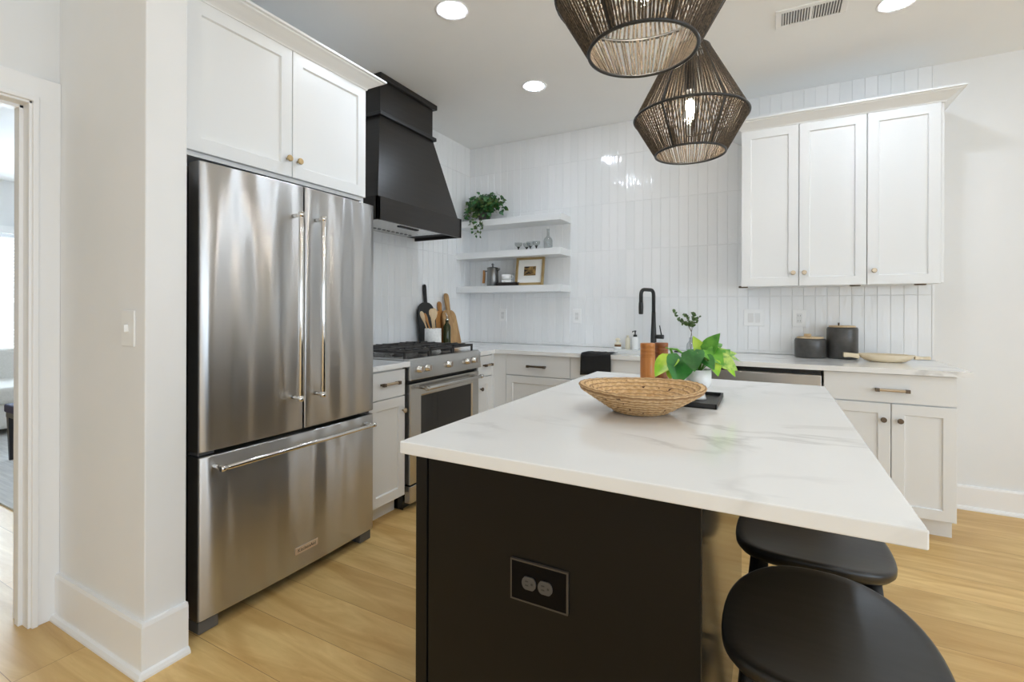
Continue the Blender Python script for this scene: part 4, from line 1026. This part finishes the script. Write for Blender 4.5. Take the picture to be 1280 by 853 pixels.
# (base u,v,depth) (tip u,v,depth) width material tilt of the normal
LV = [((884, 441, 1.72), (899, 416, 1.70), .076, 2, (0, -.3, .6)), ((887, 420, 1.72), (864, 424, 1.68), .0, 2, (0, 0, 1)),
      ((878, 441, 1.75), (866, 420, 1.76), .040, 3, (-.2, -.6, .5)), ((866, 440, 1.66), (868, 464, 1.60), .070, 1, (0, -.9, .35)),
      ((840, 447, 1.72), (818, 470, 1.69), .078, 3, (-.3, -.8, .5)), ((851, 447, 1.70), (846, 481, 1.635), .090, 1, (.35, -.85, .3)),
      ((838, 458, 1.70), (838, 477, 1.66), .032, 3, (-.5, -.8, .2)), ((884, 438, 1.70), (905, 456, 1.64), .066, 2, (.1, -.5, .8)),
      ((893, 444, 1.72), (922, 441, 1.72), .050, 4, (.2, -.6, .7)), ((897, 447, 1.70), (923, 463, 1.68), .060, 4, (.3, -.7, .5)),
      ((893, 452, 1.66), (898, 471, 1.64), .034, 3, (.2, -.9, .3)), ((900, 441, 1.74), (928, 451, 1.78), .056, 4, (.2, -.5, .8)),
      ((880, 446, 1.68), (893, 462, 1.62), .045, 1, (0, -.6, .7)), ((905, 450, 1.70), (921, 472, 1.72), .030, 3, (.4, -.7, .3)),
      ((876, 444, 1.74), (858, 436, 1.80), .040, 1, (-.2, -.4, .9)), ((888, 436, 1.76), (903, 428, 1.82), .044, 2, (.2, -.3, .9)),
      ((882, 450, 1.66), (872, 440, 1.64), .040, 4, (-.1, -.5, .8)), ((901, 446, 1.68), (913, 436, 1.70), .036, 4, (.1, -.6, .7)),
      ((872, 446, 1.78), (860, 452, 1.84), .05, 1, (-.2, -.3, .9))]
bs = {1: MB(), 2: MB(), 3: MB(), 4: MB()}; st = MB()
for (a, t_, wd, mi, nn) in LV:
    if wd == 0: continue
    A = at(*a); Tt = at(*t_)
    leaf(bs[mi], A, Tt, wd * 1.15, nn, .10)
    mid = C0.lerp(A, .55) + Vector((0, 0, .02)); st.tube([C0, mid, A], .0016, 6)
fol = MB()
for mi, bb in bs.items():
    me = bpy.data.meshes.new('x'); bb.bm.to_mesh(me); bb.bm.free(); n0 = len(fol.bm.faces); fol.bm.from_mesh(me); fol.bm.faces.ensure_lookup_table()
    for i in range(n0, len(fol.bm.faces)): fol.bm.faces[i].material_index = mi - 1; fol.bm.faces[i].smooth = True
    bpy.data.meshes.remove(me)
arch = [C0, at(856, 444, 1.71), at(846, 437, 1.72), at(838, 436, 1.73), at(841, 444, 1.74), at(845, 455, 1.74)]
st.tube(arch, .0035, 8, True, [.003, .0035, .004, .0045, .0055, .004])
st.tube([at(838, 437, 1.73), at(832, 434.5, 1.73)], .0022, 6)
st.build('stems', 'green_stem', r)
o = fol.build('foliage', ['leaf_dark', 'leaf_mid', 'leaf_lime', 'leaf_var'], r)

# wooden mills
def mill(x, y, h, rad, mt, label):
    r = thing('pepper_mill', label, 'mill', (x, y, TOP), 'wooden mills on the island')
    z = TOP + .0004
    b = MB(); b.lathe([(rad * .96, z), (rad, z + .003), (rad, z + h * .66), (rad * .985, z + h * .665), (rad * .985, z + h * .672), (rad, z + h * .678)], (x, y, 0), 36); b.build('body', mt, r)
    b = MB(); z1 = z + h * .678
    prof = [(rad, z1)]
    for k in range(3): prof += [(rad, z1 + h * (.02 + .085 * k)), (rad * .965, z1 + h * (.026 + .085 * k)), (rad * .965, z1 + h * (.032 + .085 * k)), (rad, z1 + h * (.038 + .085 * k))]
    prof += [(rad, z + h * .985), (rad * .94, z + h), (rad * .2, z + h)]
    b.lathe(prof, (x, y, 0), 36); b.build('grinder_head', mt, r)
    return r
mill(-.458, 2.079, .178, .0305, 'wood_amber', 'left of two amber wooden mills behind the basket, lighter one')
mill(-.418, 2.165, .176, .0285, 'wood_amber_dark', 'darker wooden mill half hidden behind the lighter mill')

# ------------------------------------------------------------------ crock, utensils, boards, oil bottle by the range
KX, KY = -2.418, 3.165
r = thing('utensil_crock', 'white cylindrical crock right of the range', 'crock', (KX, KY, TOP))
b = MB(); z = TOP + .0004; b.lathe([(.02, z), (.064, z), (.067, z + .004), (.067, z + .160), (.0645, z + .162), (.061, z + .160), (.060, z + .012), (.01, z + .010)], (KX, KY, 0), 40); b.build('crock_body', 'ceramic_matte', r)
def spoon(kind, top_off, base_off, L, mt, label, wd):
    p = Vector((KX + base_off[0], KY + base_off[1], TOP + .018)); q = Vector((KX + top_off[0], KY + top_off[1], TOP + L)); d = (q - p)
    side = Vector((.62, .78, 0)); side = (side - d.normalized() * side.dot(d.normalized())).normalized(); nn = d.normalized().cross(side)
    b = MB(); rings = []
    for t, ww, th in ((0, .006, .005), (.55, .006, .005), (.68, .007, .005), (.76, wd * .7, .004), (.86, wd, .004), (.95, wd * .92, .0035), (1.0, wd * .5, .003)):
        c = p + d * t; rings.append([tuple(c + side * ww * math.cos(a * PI / 6) + nn * th * math.sin(a * PI / 6)) for a in range(12)])
    b.loft(rings); o = b.build(kind, mt, loc=tuple(p)); return tag(o, label, 'utensil', 'wooden utensils in the crock')
spoon('wooden_spatula', (-.0, -.005, 0), (.03, .012), .325, 'wood_light', 'wide pale wooden spatula standing in the white crock', .036)
spoon('wooden_spoon', (-.055, -.085, 0), (-.02, .02), .300, 'wood_light', 'pale wooden spoon leaning farthest left in the crock', .017)
spoon('wooden_spoon', (-.045, -.055, 0), (.005, .035), .285, 'wood_honey', 'honey coloured wooden spoon second from left in the crock', .014)
spoon('wooden_spoon', (.03, -.058, 0), (.038, -.02), .270, 'wood_light', 'slim wooden spoon handle near the front of the crock', .010)
spoon('wooden_fork', (-.040, .052, 0), (-.025, .018), .262, 'wood_honey', 'honey wood serving fork at the right side of the crock', .015)
def board(name, y, zt, pts, th, mt, label, xoff=0, lean=.07, hole=None):
    """outline pts (u, z) about centre y; leaned on the left wall"""
    T = lambda u, v, w: (LW + .013 + xoff + lean * (1 - v / zt) + w, y + u, TOP + .001 + v)
    b = MB(T); A = [b.v(p[0], p[1], 0) for p in pts]; B_ = [b.v(p[0], p[1], th) for p in pts]
    b.f(A); b.f(B_)
    for i in range(len(pts)): b.f([A[i], A[(i + 1) % len(pts)], B_[(i + 1) % len(pts)], B_[i]])
    o = b.build(name, mt, loc=T(0, 0, 0), bevel=.003); return tag(o, label, 'cutting board', 'boards leaning by the range')
def paddle(w, h, hw, hh, ro=.06, ra=.5):
    """paddle outline: rounded body w x h, handle half width hw to total height hh"""
    L = [(-w / 2 + .02, 0), (-w / 2, .02), (-w / 2, h - ro)]
    for k in range(1, 7): t = k / 6; L.append((-w / 2 + (w / 2 - hw) * (1 - math.cos(t * PI / 2)), h - ro + ro * 1.0 * math.sin(t * PI / 2)))
    L += [(-hw, h + .02), (-hw, hh - hw)]
    for k in range(1, 6): a = PI - k * PI / 6; L.append((hw * math.cos(a), hh - hw + hw * math.sin(a)))
    return L + [(-x, z) for x, z in L[::-1] if True][0:len(L)]
def sym(L):
    out = []
    for p in L:
        if not out or (abs(out[-1][0] - p[0]) > 1e-5 or abs(out[-1][1] - p[1]) > 1e-5): out.append(p)
    return out
def paddle2(w, h, hw, hh, ro=.06, wb=None):
    wb = wb or w; L = [(-wb / 2 + .02, 0), (-wb / 2, .02), (-w / 2, h - ro)]
    for k in range(1, 7): t = k / 6; L.append((-w / 2 + (w / 2 - hw) * (1 - math.cos(t * PI / 2)), h - ro + ro * math.sin(t * PI / 2)))
    L += [(-hw, h + .02), (-hw * 1.15, hh - hw * 1.3)]
    for k in range(1, 6): a = PI - k * PI / 6; L.append((hw * 1.15 * math.cos(a), hh - hw * 1.15 + hw * 1.15 * math.sin(a)))
    R = [(-x, z) for x, z in reversed(L)]
    return sym(L + R)
board('black_paddle_board', 3.255, .53, paddle2(.235, .375, .0165, .528, .12, .22), .016, 'black_matte', 'black paddle cutting board, the tall one leaning behind the utensils', 0, .05)
board('wooden_cutting_board', 3.463, .40, paddle2(.17, .30, .022, .385, .06), .015, 'wood_honey', 'honey wooden cutting board, small one behind the oil bottle', 0, .05)
board('wooden_cutting_board', 3.535, .46, paddle2(.20, .31, .026, .46, .07, .25), .018, 'wood_board', 'pale wooden cutting board nearest the corner with a long handle', .02, .08)
OX, OY = -2.43, 3.375
r = thing('oil_bottle', 'dark green glass oil bottle with a metal pourer right of the crock', 'bottle', (OX, OY, TOP))
b = MB(); z = TOP + .0004; b.lathe([(.02, z), (.031, z + .002), (.032, z + .01), (.032, z + .165), (.026, z + .185), (.014, z + .200), (.0135, z + .222), (.015, z + .224)], (OX, OY, 0), 28); b.build('bottle', 'amber_glass', r)
b = MB(); b.lathe([(.015, z + .224), (.014, z + .236), (.006, z + .240)], (OX, OY, 0), 16); b.tube([(OX, OY, z + .238), (OX + .002, OY - .003, z + .262), (OX - .004, OY - .012, z + .285)], .0045, 8, True, [.006, .0045, .0035]); b.build('pourer', 'chrome', r)

# ------------------------------------------------------------------ things on the shelves
Z1s = 1.444 + .0004; Z2s = 1.755 + .0004; Z3s = 2.046 + .0004
# french press
X, Y = -2.262, 3.855; z = Z1s
r = thing('french_press', 'grey metal french press with a wooden handle on the lowest shelf', 'french press', (X, Y, z))
b = MB(); b.lathe([(.052, z), (.055, z + .003), (.052, z + .07), (.050, z + .160), (.052, z + .163), (.048, z + .163)], (X, Y, 0), 36)
b.tube([(X + .047, Y, z + .145), (X + .066, Y, z + .158), (X + .076, Y, z + .160)], .010, 10, True, [.013, .010, .007]); b.build('carafe', 'pewter', r)
b = MB(); b.lathe([(.053, z + .163), (.053, z + .172), (.030, z + .178), (.008, z + .180), (.006, z + .192), (.011, z + .198), (.012, z + .207), (.006, z + .213)], (X, Y, 0), 30); b.build('lid', 'pewter', r)
b = MB(); b.box((X - .098, Y - .006, z + .137), (X - .046, Y + .006, z + .149)); b.build('handle_bracket', 'pewter', r, bevel=.002)
b = MB(); b.loft([[(X - .093 + dx * .010 + o_, Y + dy * .009, zz) for dx, dy in ((-1, -1), (1, -1), (1, 1), (-1, 1))] for o_, zz in ((0, z + .152), (.001, z + .11), (-.004, z + .045), (-.006, z + .032))], True, True, False); b.build('handle', 'wood_honey', r, bevel=.003)
# tray with cups
b = MB(); X0, X1, Y0, Y1 = -2.196, -1.985, 3.80, 3.93
b.box((X0, Y0, Z1s), (X1, Y1, Z1s + .008))
for a, c in (((X0, Y0), (X1, Y0 + .008)), ((X0, Y1 - .008), (X1, Y1)), ((X0, Y0), (X0 + .008, Y1)), ((X1 - .008, Y0), (X1, Y1))): b.box((*a, Z1s), (*c, Z1s + .032))
tag(b.build('serving_tray', 'tray_wood', loc=(-2.09, 3.86, Z1s), bevel=.002), 'small dark wood tray under the white cups on the lowest shelf', 'tray')
def cup(x, y, z, label):
    r = thing('coffee_cup', label, 'cup', (x, y, z), 'white cups stacked on the tray')
    b = MB(); b.lathe([(.02, z), (.040, z), (.046, z + .006), (.053, z + .048), (.051, z + .048), (.044, z + .008), (.01, z + .006)], (x, y, 0), 32); b.build('bowl', 'ceramic', r)
    b = MB(); pts = [(x + .049 + .020 * math.sin(t), y - .010, z + .026 + .018 * math.cos(t)) for t in [PI * k / 10 for k in range(-1, 12)]]; b.tube(pts, .0045, 8); b.build('handle', 'ceramic', r)
cup(-2.122, 3.867, Z1s + .0085, 'lower white espresso cup on the dark tray beside the french press')
cup(-2.122, 3.867, Z1s + .0085 + .0485, 'upper white espresso cup stacked on another cup')
# framed picture, leaning
r = thing('picture_frame', 'small gold-brown framed picture with wide white mat on the lowest shelf', 'picture', (-1.888, 3.87, Z1s))
ang = .15
def TF(u, v, w): 
    yy = v * math.sin(ang) - w * math.cos(ang); zz = v * math.cos(ang) + w * math.sin(ang)
    return (-1.888 + u, 3.862 + yy, Z1s + .003 + zz)
W2, H = .138, .252; m = .021
b = MB(TF)
for a, c in (((-W2, 0), (W2, m)), ((-W2, H - m), (W2, H)), ((-W2, m), (-W2 + m, H - m)), ((W2 - m, m), (W2, H - m))): b.box((*a, 0), (*c, .022))
b.build('frame', 'frame_wood', r, bevel=.002)
b = MB(TF); b.box((-W2 + m, m, .004), (W2 - m, H - m, .010)); mb_ = b.build('mat_board', 'mat_board', r)
b = MB(TF); b.box((-.058, .087, .0095), (.058, .170, .0112)); b.build('print', 'art', mb_)
# coupe glasses
def coupe(i, x, y, label):
    z = Z2s; r = thing('coupe_glass', label, 'glass', (x, y, z), 'coupe glasses on the middle shelf')
    b = MB(); b.lathe([(.024, z), (.024, z + .0025), (.005, z + .005), (.0038, z + .012), (.0065, z + .022), (.009, z + .030), (.016, z + .036)], (x, y, 0), 20); b.build('stem', 'black_enamel', r)
    b = MB(); b.lathe([(.015, z + .036), (.028, z + .046), (.0335, z + .060), (.034, z + .076), (.0328, z + .076), (.0322, z + .060), (.027, z + .048), (.013, z + .039)], (x, y, 0), 24); b.build('bowl', 'glass', r)
coupe(0, -1.990, 3.845, 'leftmost black-stemmed coupe glass on the middle shelf'); coupe(1, -1.935, 3.90, 'second black-stemmed coupe glass from the left on the shelf')
coupe(2, -1.872, 3.845, 'third black-stemmed coupe glass from the left on the shelf'); coupe(3, -1.806, 3.83, 'rightmost black-stemmed coupe glass on the middle shelf')
X, Y = -1.712, 3.87; z = Z2s
b = MB(); b.lathe([(.02, z), (.036, z + .001), (.040, z + .008), (.040, z + .080), (.034, z + .098), (.014, z + .118), (.011, z + .165), (.015, z + .182), (.013, z + .182), (.009, z + .165), (.011, z + .118), (.031, z + .096), (.037, z + .078), (.037, z + .010), (.01, z + .006)], (X, Y, 0), 32)
tag(b.build('glass_decanter', 'glass', loc=(X, Y, z)), 'clear glass decanter with narrow neck right of the coupe glasses', 'decanter')

# trailing plant on the top shelf
VX, VY = -2.352, 3.855
r = thing('trailing_plant', 'bushy dark green trailing ivy on the top floating shelf', 'plant', (VX, VY, Z3s))
b = MB(); b.lathe([(.04, Z3s), (.052, Z3s + .002), (.062, Z3s + .09), (.066, Z3s + .095), (.060, Z3s + .095), (.056, Z3s + .08), (.01, Z3s + .08)], (VX, VY, 0), 28); b.build('pot', 'charcoal', r)
rnd = random.Random(11); st = MB(); L1 = MB(); L1.mi = 0
def spray(path, n, size, mi_p=.25):
    for k in range(n):
        t = (k + rnd.random() * .6) / n * (len(path) - 1); i = min(int(t), len(path) - 2); p = path[i].lerp(path[i + 1], t - i)
        d = Vector((rnd.uniform(-1, 1), rnd.uniform(-1, .3), rnd.uniform(-.9, .5))).normalized(); s = size * rnd.uniform(.75, 1.25)
        L1.mi = 1 if rnd.random() < mi_p else 0
        q_ = p + d * s * 1.1
        if q_.y > BW - .03 or q_.x < LW + .03: continue
        leaf(L1, p + d * s * .15, q_, s * .78, (rnd.uniform(-.5, .5), -1, rnd.uniform(0, .9)), .2, True, 5)
O = Vector((VX, VY, Z3s + .09))
for k in range(30):
    e_ = O + Vector((rnd.uniform(-.13, .13), rnd.uniform(-.10, -.02), rnd.uniform(-.06, .10))); path = [O, O.lerp(e_, .5) + Vector((0, -.01, .05)), e_]; st.tube(path, .0012, 5); spray(path[1:], 5, .044, .2)
for k in range(52):
    a = rnd.uniform(0, 2 * PI); rr = rnd.uniform(.05, .19); up = rnd.uniform(.06, .17)
    e1 = O + Vector((math.cos(a) * rr * .5, math.sin(a) * rr * .4 - .01, up)); e2 = O + Vector((math.cos(a) * rr * 1.1, math.sin(a) * rr * .55 - .02, up * .5 + rnd.uniform(-.06, .06)))
    e3 = e2 + Vector((math.cos(a) * .05, math.sin(a) * .03 - .01, -rnd.uniform(.02, .07)))
    for e_ in (e1, e2, e3): e_.y = min(e_.y, BW - .05); e_.x = max(e_.x, LW + .05)
    path = [O, e1, e2, e3]; st.tube(path, .0012, 5); spray(path[:3] if rnd.random() < .3 else path, 10, .040)
for k in range(5):   # trailing strands in front of the shelf
    sx = (-.03, .0, .03, .055, -.055)[k]; ln = (.11, .15, .165, .10, .05)[k]
    path = [O, O + Vector((sx * .6, -.09, .01)), O + Vector((sx, -.135, -.09)), O + Vector((sx * 1.2 + .008, -.14, -.09 - ln * .6)), O + Vector((sx * 1.3 - .005, -.14, -.09 - ln))]
    st.tube(path, .0012, 5); spray(path[1:], 9 if k < 4 else 6, .034, .5)
for (dx, dz) in ((.20, .03), (.235, .045), (-.19, -.02), (-.21, -.075)):
    path = [O, O + Vector((dx * .5, -.03, .09)), O + Vector((dx, -.05, dz))]; st.tube(path, .0012, 5); spray(path[1:], 7, .036, .5)
st.build('stems', 'stem', r); L1.build('foliage', ['ivy', 'ivy2'], r)

# sprig in glass bud vase behind the island plant
X, Y = -.528, 3.855; z = TOP + .0004
r = thing('bud_vase', 'leafy eucalyptus-like sprig in a small clear vase right of the faucet', 'vase', (X, Y, z))
b = MB(); b.lathe([(.02, z), (.032, z + .002), (.036, z + .02), (.030, z + .06), (.014, z + .085), (.013, z + .11), (.0115, z + .11), (.0125, z + .085), (.028, z + .058), (.033, z + .02), (.01, z + .006)], (X, Y, 0), 28); b.build('vase', 'glass', r)
rnd = random.Random(5); st = MB(); lf = MB(); V0 = Vector((X, Y, z + .01)); V1 = Vector((X + .004, Y, z + .15))
br_ = [[(V1), (-.022, .20), (-.055, .235), (-.105, .27), (-.125, .315)], [(V1), (.005, .20), (.022, .235), (.03, .275), (.012, .30)], [(V1), (-.01, .2), (-.03, .26), (-.045, .295)], [(V1), (.015, .2), (.045, .23), (.062, .27)], [(V1), (-.02, .205), (-.06, .215), (-.08, .24)]]
st.tube([V0, Vector((X - .006, Y, z + .07)), V1], .0018, 6); st.tube([V0, Vector((X + .01, Y, z + .09)), V1], .0015, 6)
for path in br_:
    P = [path[0]] + [Vector((X + p[0], Y - .02 * i, z + p[1])) for i, p in enumerate(path[1:])]
    st.tube(P, .0013, 5)
    for i in range(1, len(P)):
        for k in range(8):
            p = P[i - 1].lerp(P[i], rnd.random()) if i > 1 else P[i]
            d = Vector((rnd.uniform(-1, 1), rnd.uniform(-.7, .3), rnd.uniform(-.3, 1))).normalized(); leaf(lf, p, p + d * rnd.uniform(.018, .028), .016, (rnd.uniform(-.5, .5), -1, .3), .1, False, 4)
st.build('stems', 'stem', r); lf.build('foliage', 'sprig', r)

# ------------------------------------------------------------------ canisters and bowl on the right counter
def canister(x, y, rad, h, label, lidk):
    z = TOP + .0004; r = thing('canister', label, 'canister', (x, y, z), 'charcoal canisters on the back counter')
    b = MB(); b.lathe([(rad * .9, z), (rad, z + .006), (rad, z + h - .012), (rad * .95, z + h), (rad * .5, z + h)], (x, y, 0), 44); b.build('jar', 'charcoal', r)
    b = MB(); b.lathe([(rad * .86, z + h), (rad * .86, z + h + .008), (rad * .8, z + h + .011), (rad * .3, z + h + .011)], (x, y, 0), 40); ld = b.build('lid', 'wood_light', r)
    b = MB()
    if lidk: b.lathe([(.022, z + h + .011), (.022, z + h + .028), (.018, z + h + .031)], (x - .015, y, 0), 24); b.build('knob', 'wood_light', ld)
    else: b.lathe([(.005, z + h + .011), (.005, z + h + .024), (.007, z + h + .03)], (x - .02, y, 0), 14); b.build('knob', 'bronze_dark', ld)
canister(.238, 3.835, .092, .128, 'squat charcoal canister with pale wooden lid, the shorter one', True)
canister(.422, 3.868, .088, .206, 'tall charcoal canister between the squat canister and the wooden bowl', False)
r = thing('wooden_dough_bowl', 'long pale wooden bowl with handles on the right end of the back counter', 'bowl', (.645, 3.83, TOP))
z = TOP + .0004; cx, cy = .632, 3.735; NN = 48; hw = .145; rings = []
for s, dz in ((.55, 0), (.70, .006), (.88, .022), (1.0, .046), (.965, .0465), (.84, .026), (.66, .012), (.3, .009), (.02, .008)): rings.append([(cx + hw * s * math.cos(2 * PI * k / NN), cy + .085 * s * math.sin(2 * PI * k / NN), z + dz) for k in range(NN)])
b = MB(); b.loft(rings); b.build('bowl_body', 'wood_pale_x', r)
b = MB(); b.loft([[(cx - hw + .006 - t, cy - .02 + a * ww, z + .030 + c * hh + .006 * (t > 0)) for a, c in ((-1, -1), (1, -1), (1, 1), (-1, 1))] for t, ww, hh in ((0, .022, .015), (.045, .019, .013), (.082, .022, .015))], True, True, False); b.build('handle', 'wood_pale_x', r, bevel=.005)
b = MB(); b.loft([[(cx + hw - .006 + t, cy + a * ww, z + .032 + c * hh + .0) for a, c in ((-1, -1), (1, -1), (1, 1), (-1, 1))] for t, ww, hh in ((0, .02, .011), (.04, .010, .007), (.068, .012, .010), (.078, .009, .008))], True, True, False); b.build('handle', 'wood_pale_x', r, bevel=.004)

# ------------------------------------------------------------------ next room through the doorway
r = thing('upholstered_bench', 'dark-legged bench with navy seat seen through the doorway', 'bench', (-5.1, 1.7, 0))
r.location.z = .0125
b = MB(); b.box((-5.42, 1.50, .385), (-4.95, 2.35, .452)); b.build('seat', 'bench_seat', r, bevel=.012)
b = MB(); b.box((-5.41, 1.51, .345), (-4.96, 2.34, .386)); b.build('apron', 'dark_wood', r, bevel=.003)
for x in (-5.385, -4.985):
    for y in (1.535, 2.315):
        b = MB(); b.loft([[(x + a * s, y + c * s, zz) for a, c in ((-1, -1), (1, -1), (1, 1), (-1, 1))] for s, zz in ((.022, .35), (.012, 0))], True, True, False); b.build('leg', 'dark_wood', r)
r = thing('white_sofa', 'cream white sofa by the window in the next room', 'sofa', (-6.9, 2.2, 0))
r.location.z = .0125
b = MB(); b.box((-7.5, 1.2, .06), (-6.45, 3.3, .30)); b.build('base', 'sofa', r, bevel=.03, seg=3)
b = MB(); b.box((-7.35, 1.40, .30), (-6.42, 2.25, .46)); b.build('cushion', 'sofa', r, bevel=.04, seg=3)
b = MB(); b.box((-7.35, 2.26, .30), (-6.42, 3.1, .46)); b.build('cushion', 'sofa', r, bevel=.04, seg=3)
b = MB(); b.box((-7.6, 1.2, .06), (-7.32, 3.3, .78)); b.build('back', 'sofa', r, bevel=.05, seg=3)
b = MB(); b.box((-7.5, 1.15, .06), (-6.48, 1.38, .50)); b.build('arm', 'sofa', r, bevel=.05, seg=3)
b = MB(); b.box((-7.5, 3.12, .06), (-6.48, 3.35, .50)); b.build('arm', 'sofa', r, bevel=.05, seg=3)
for x in (-7.45, -6.55):
    for y in (1.25, 3.25):
        b = MB(); b.box((x - .02, y - .02, 0), (x + .02, y + .02, .06)); b.build('leg', 'dark_wood', r)
b = MB(); b.box((-7.0, 1.165, .0005), (-3.6, 3.6, .012)); tag(b.build('area_rug', 'rug', loc=(-5.3, 2.4, 0)), 'light grey ribbed rug on the floor of the next room', 'rug')
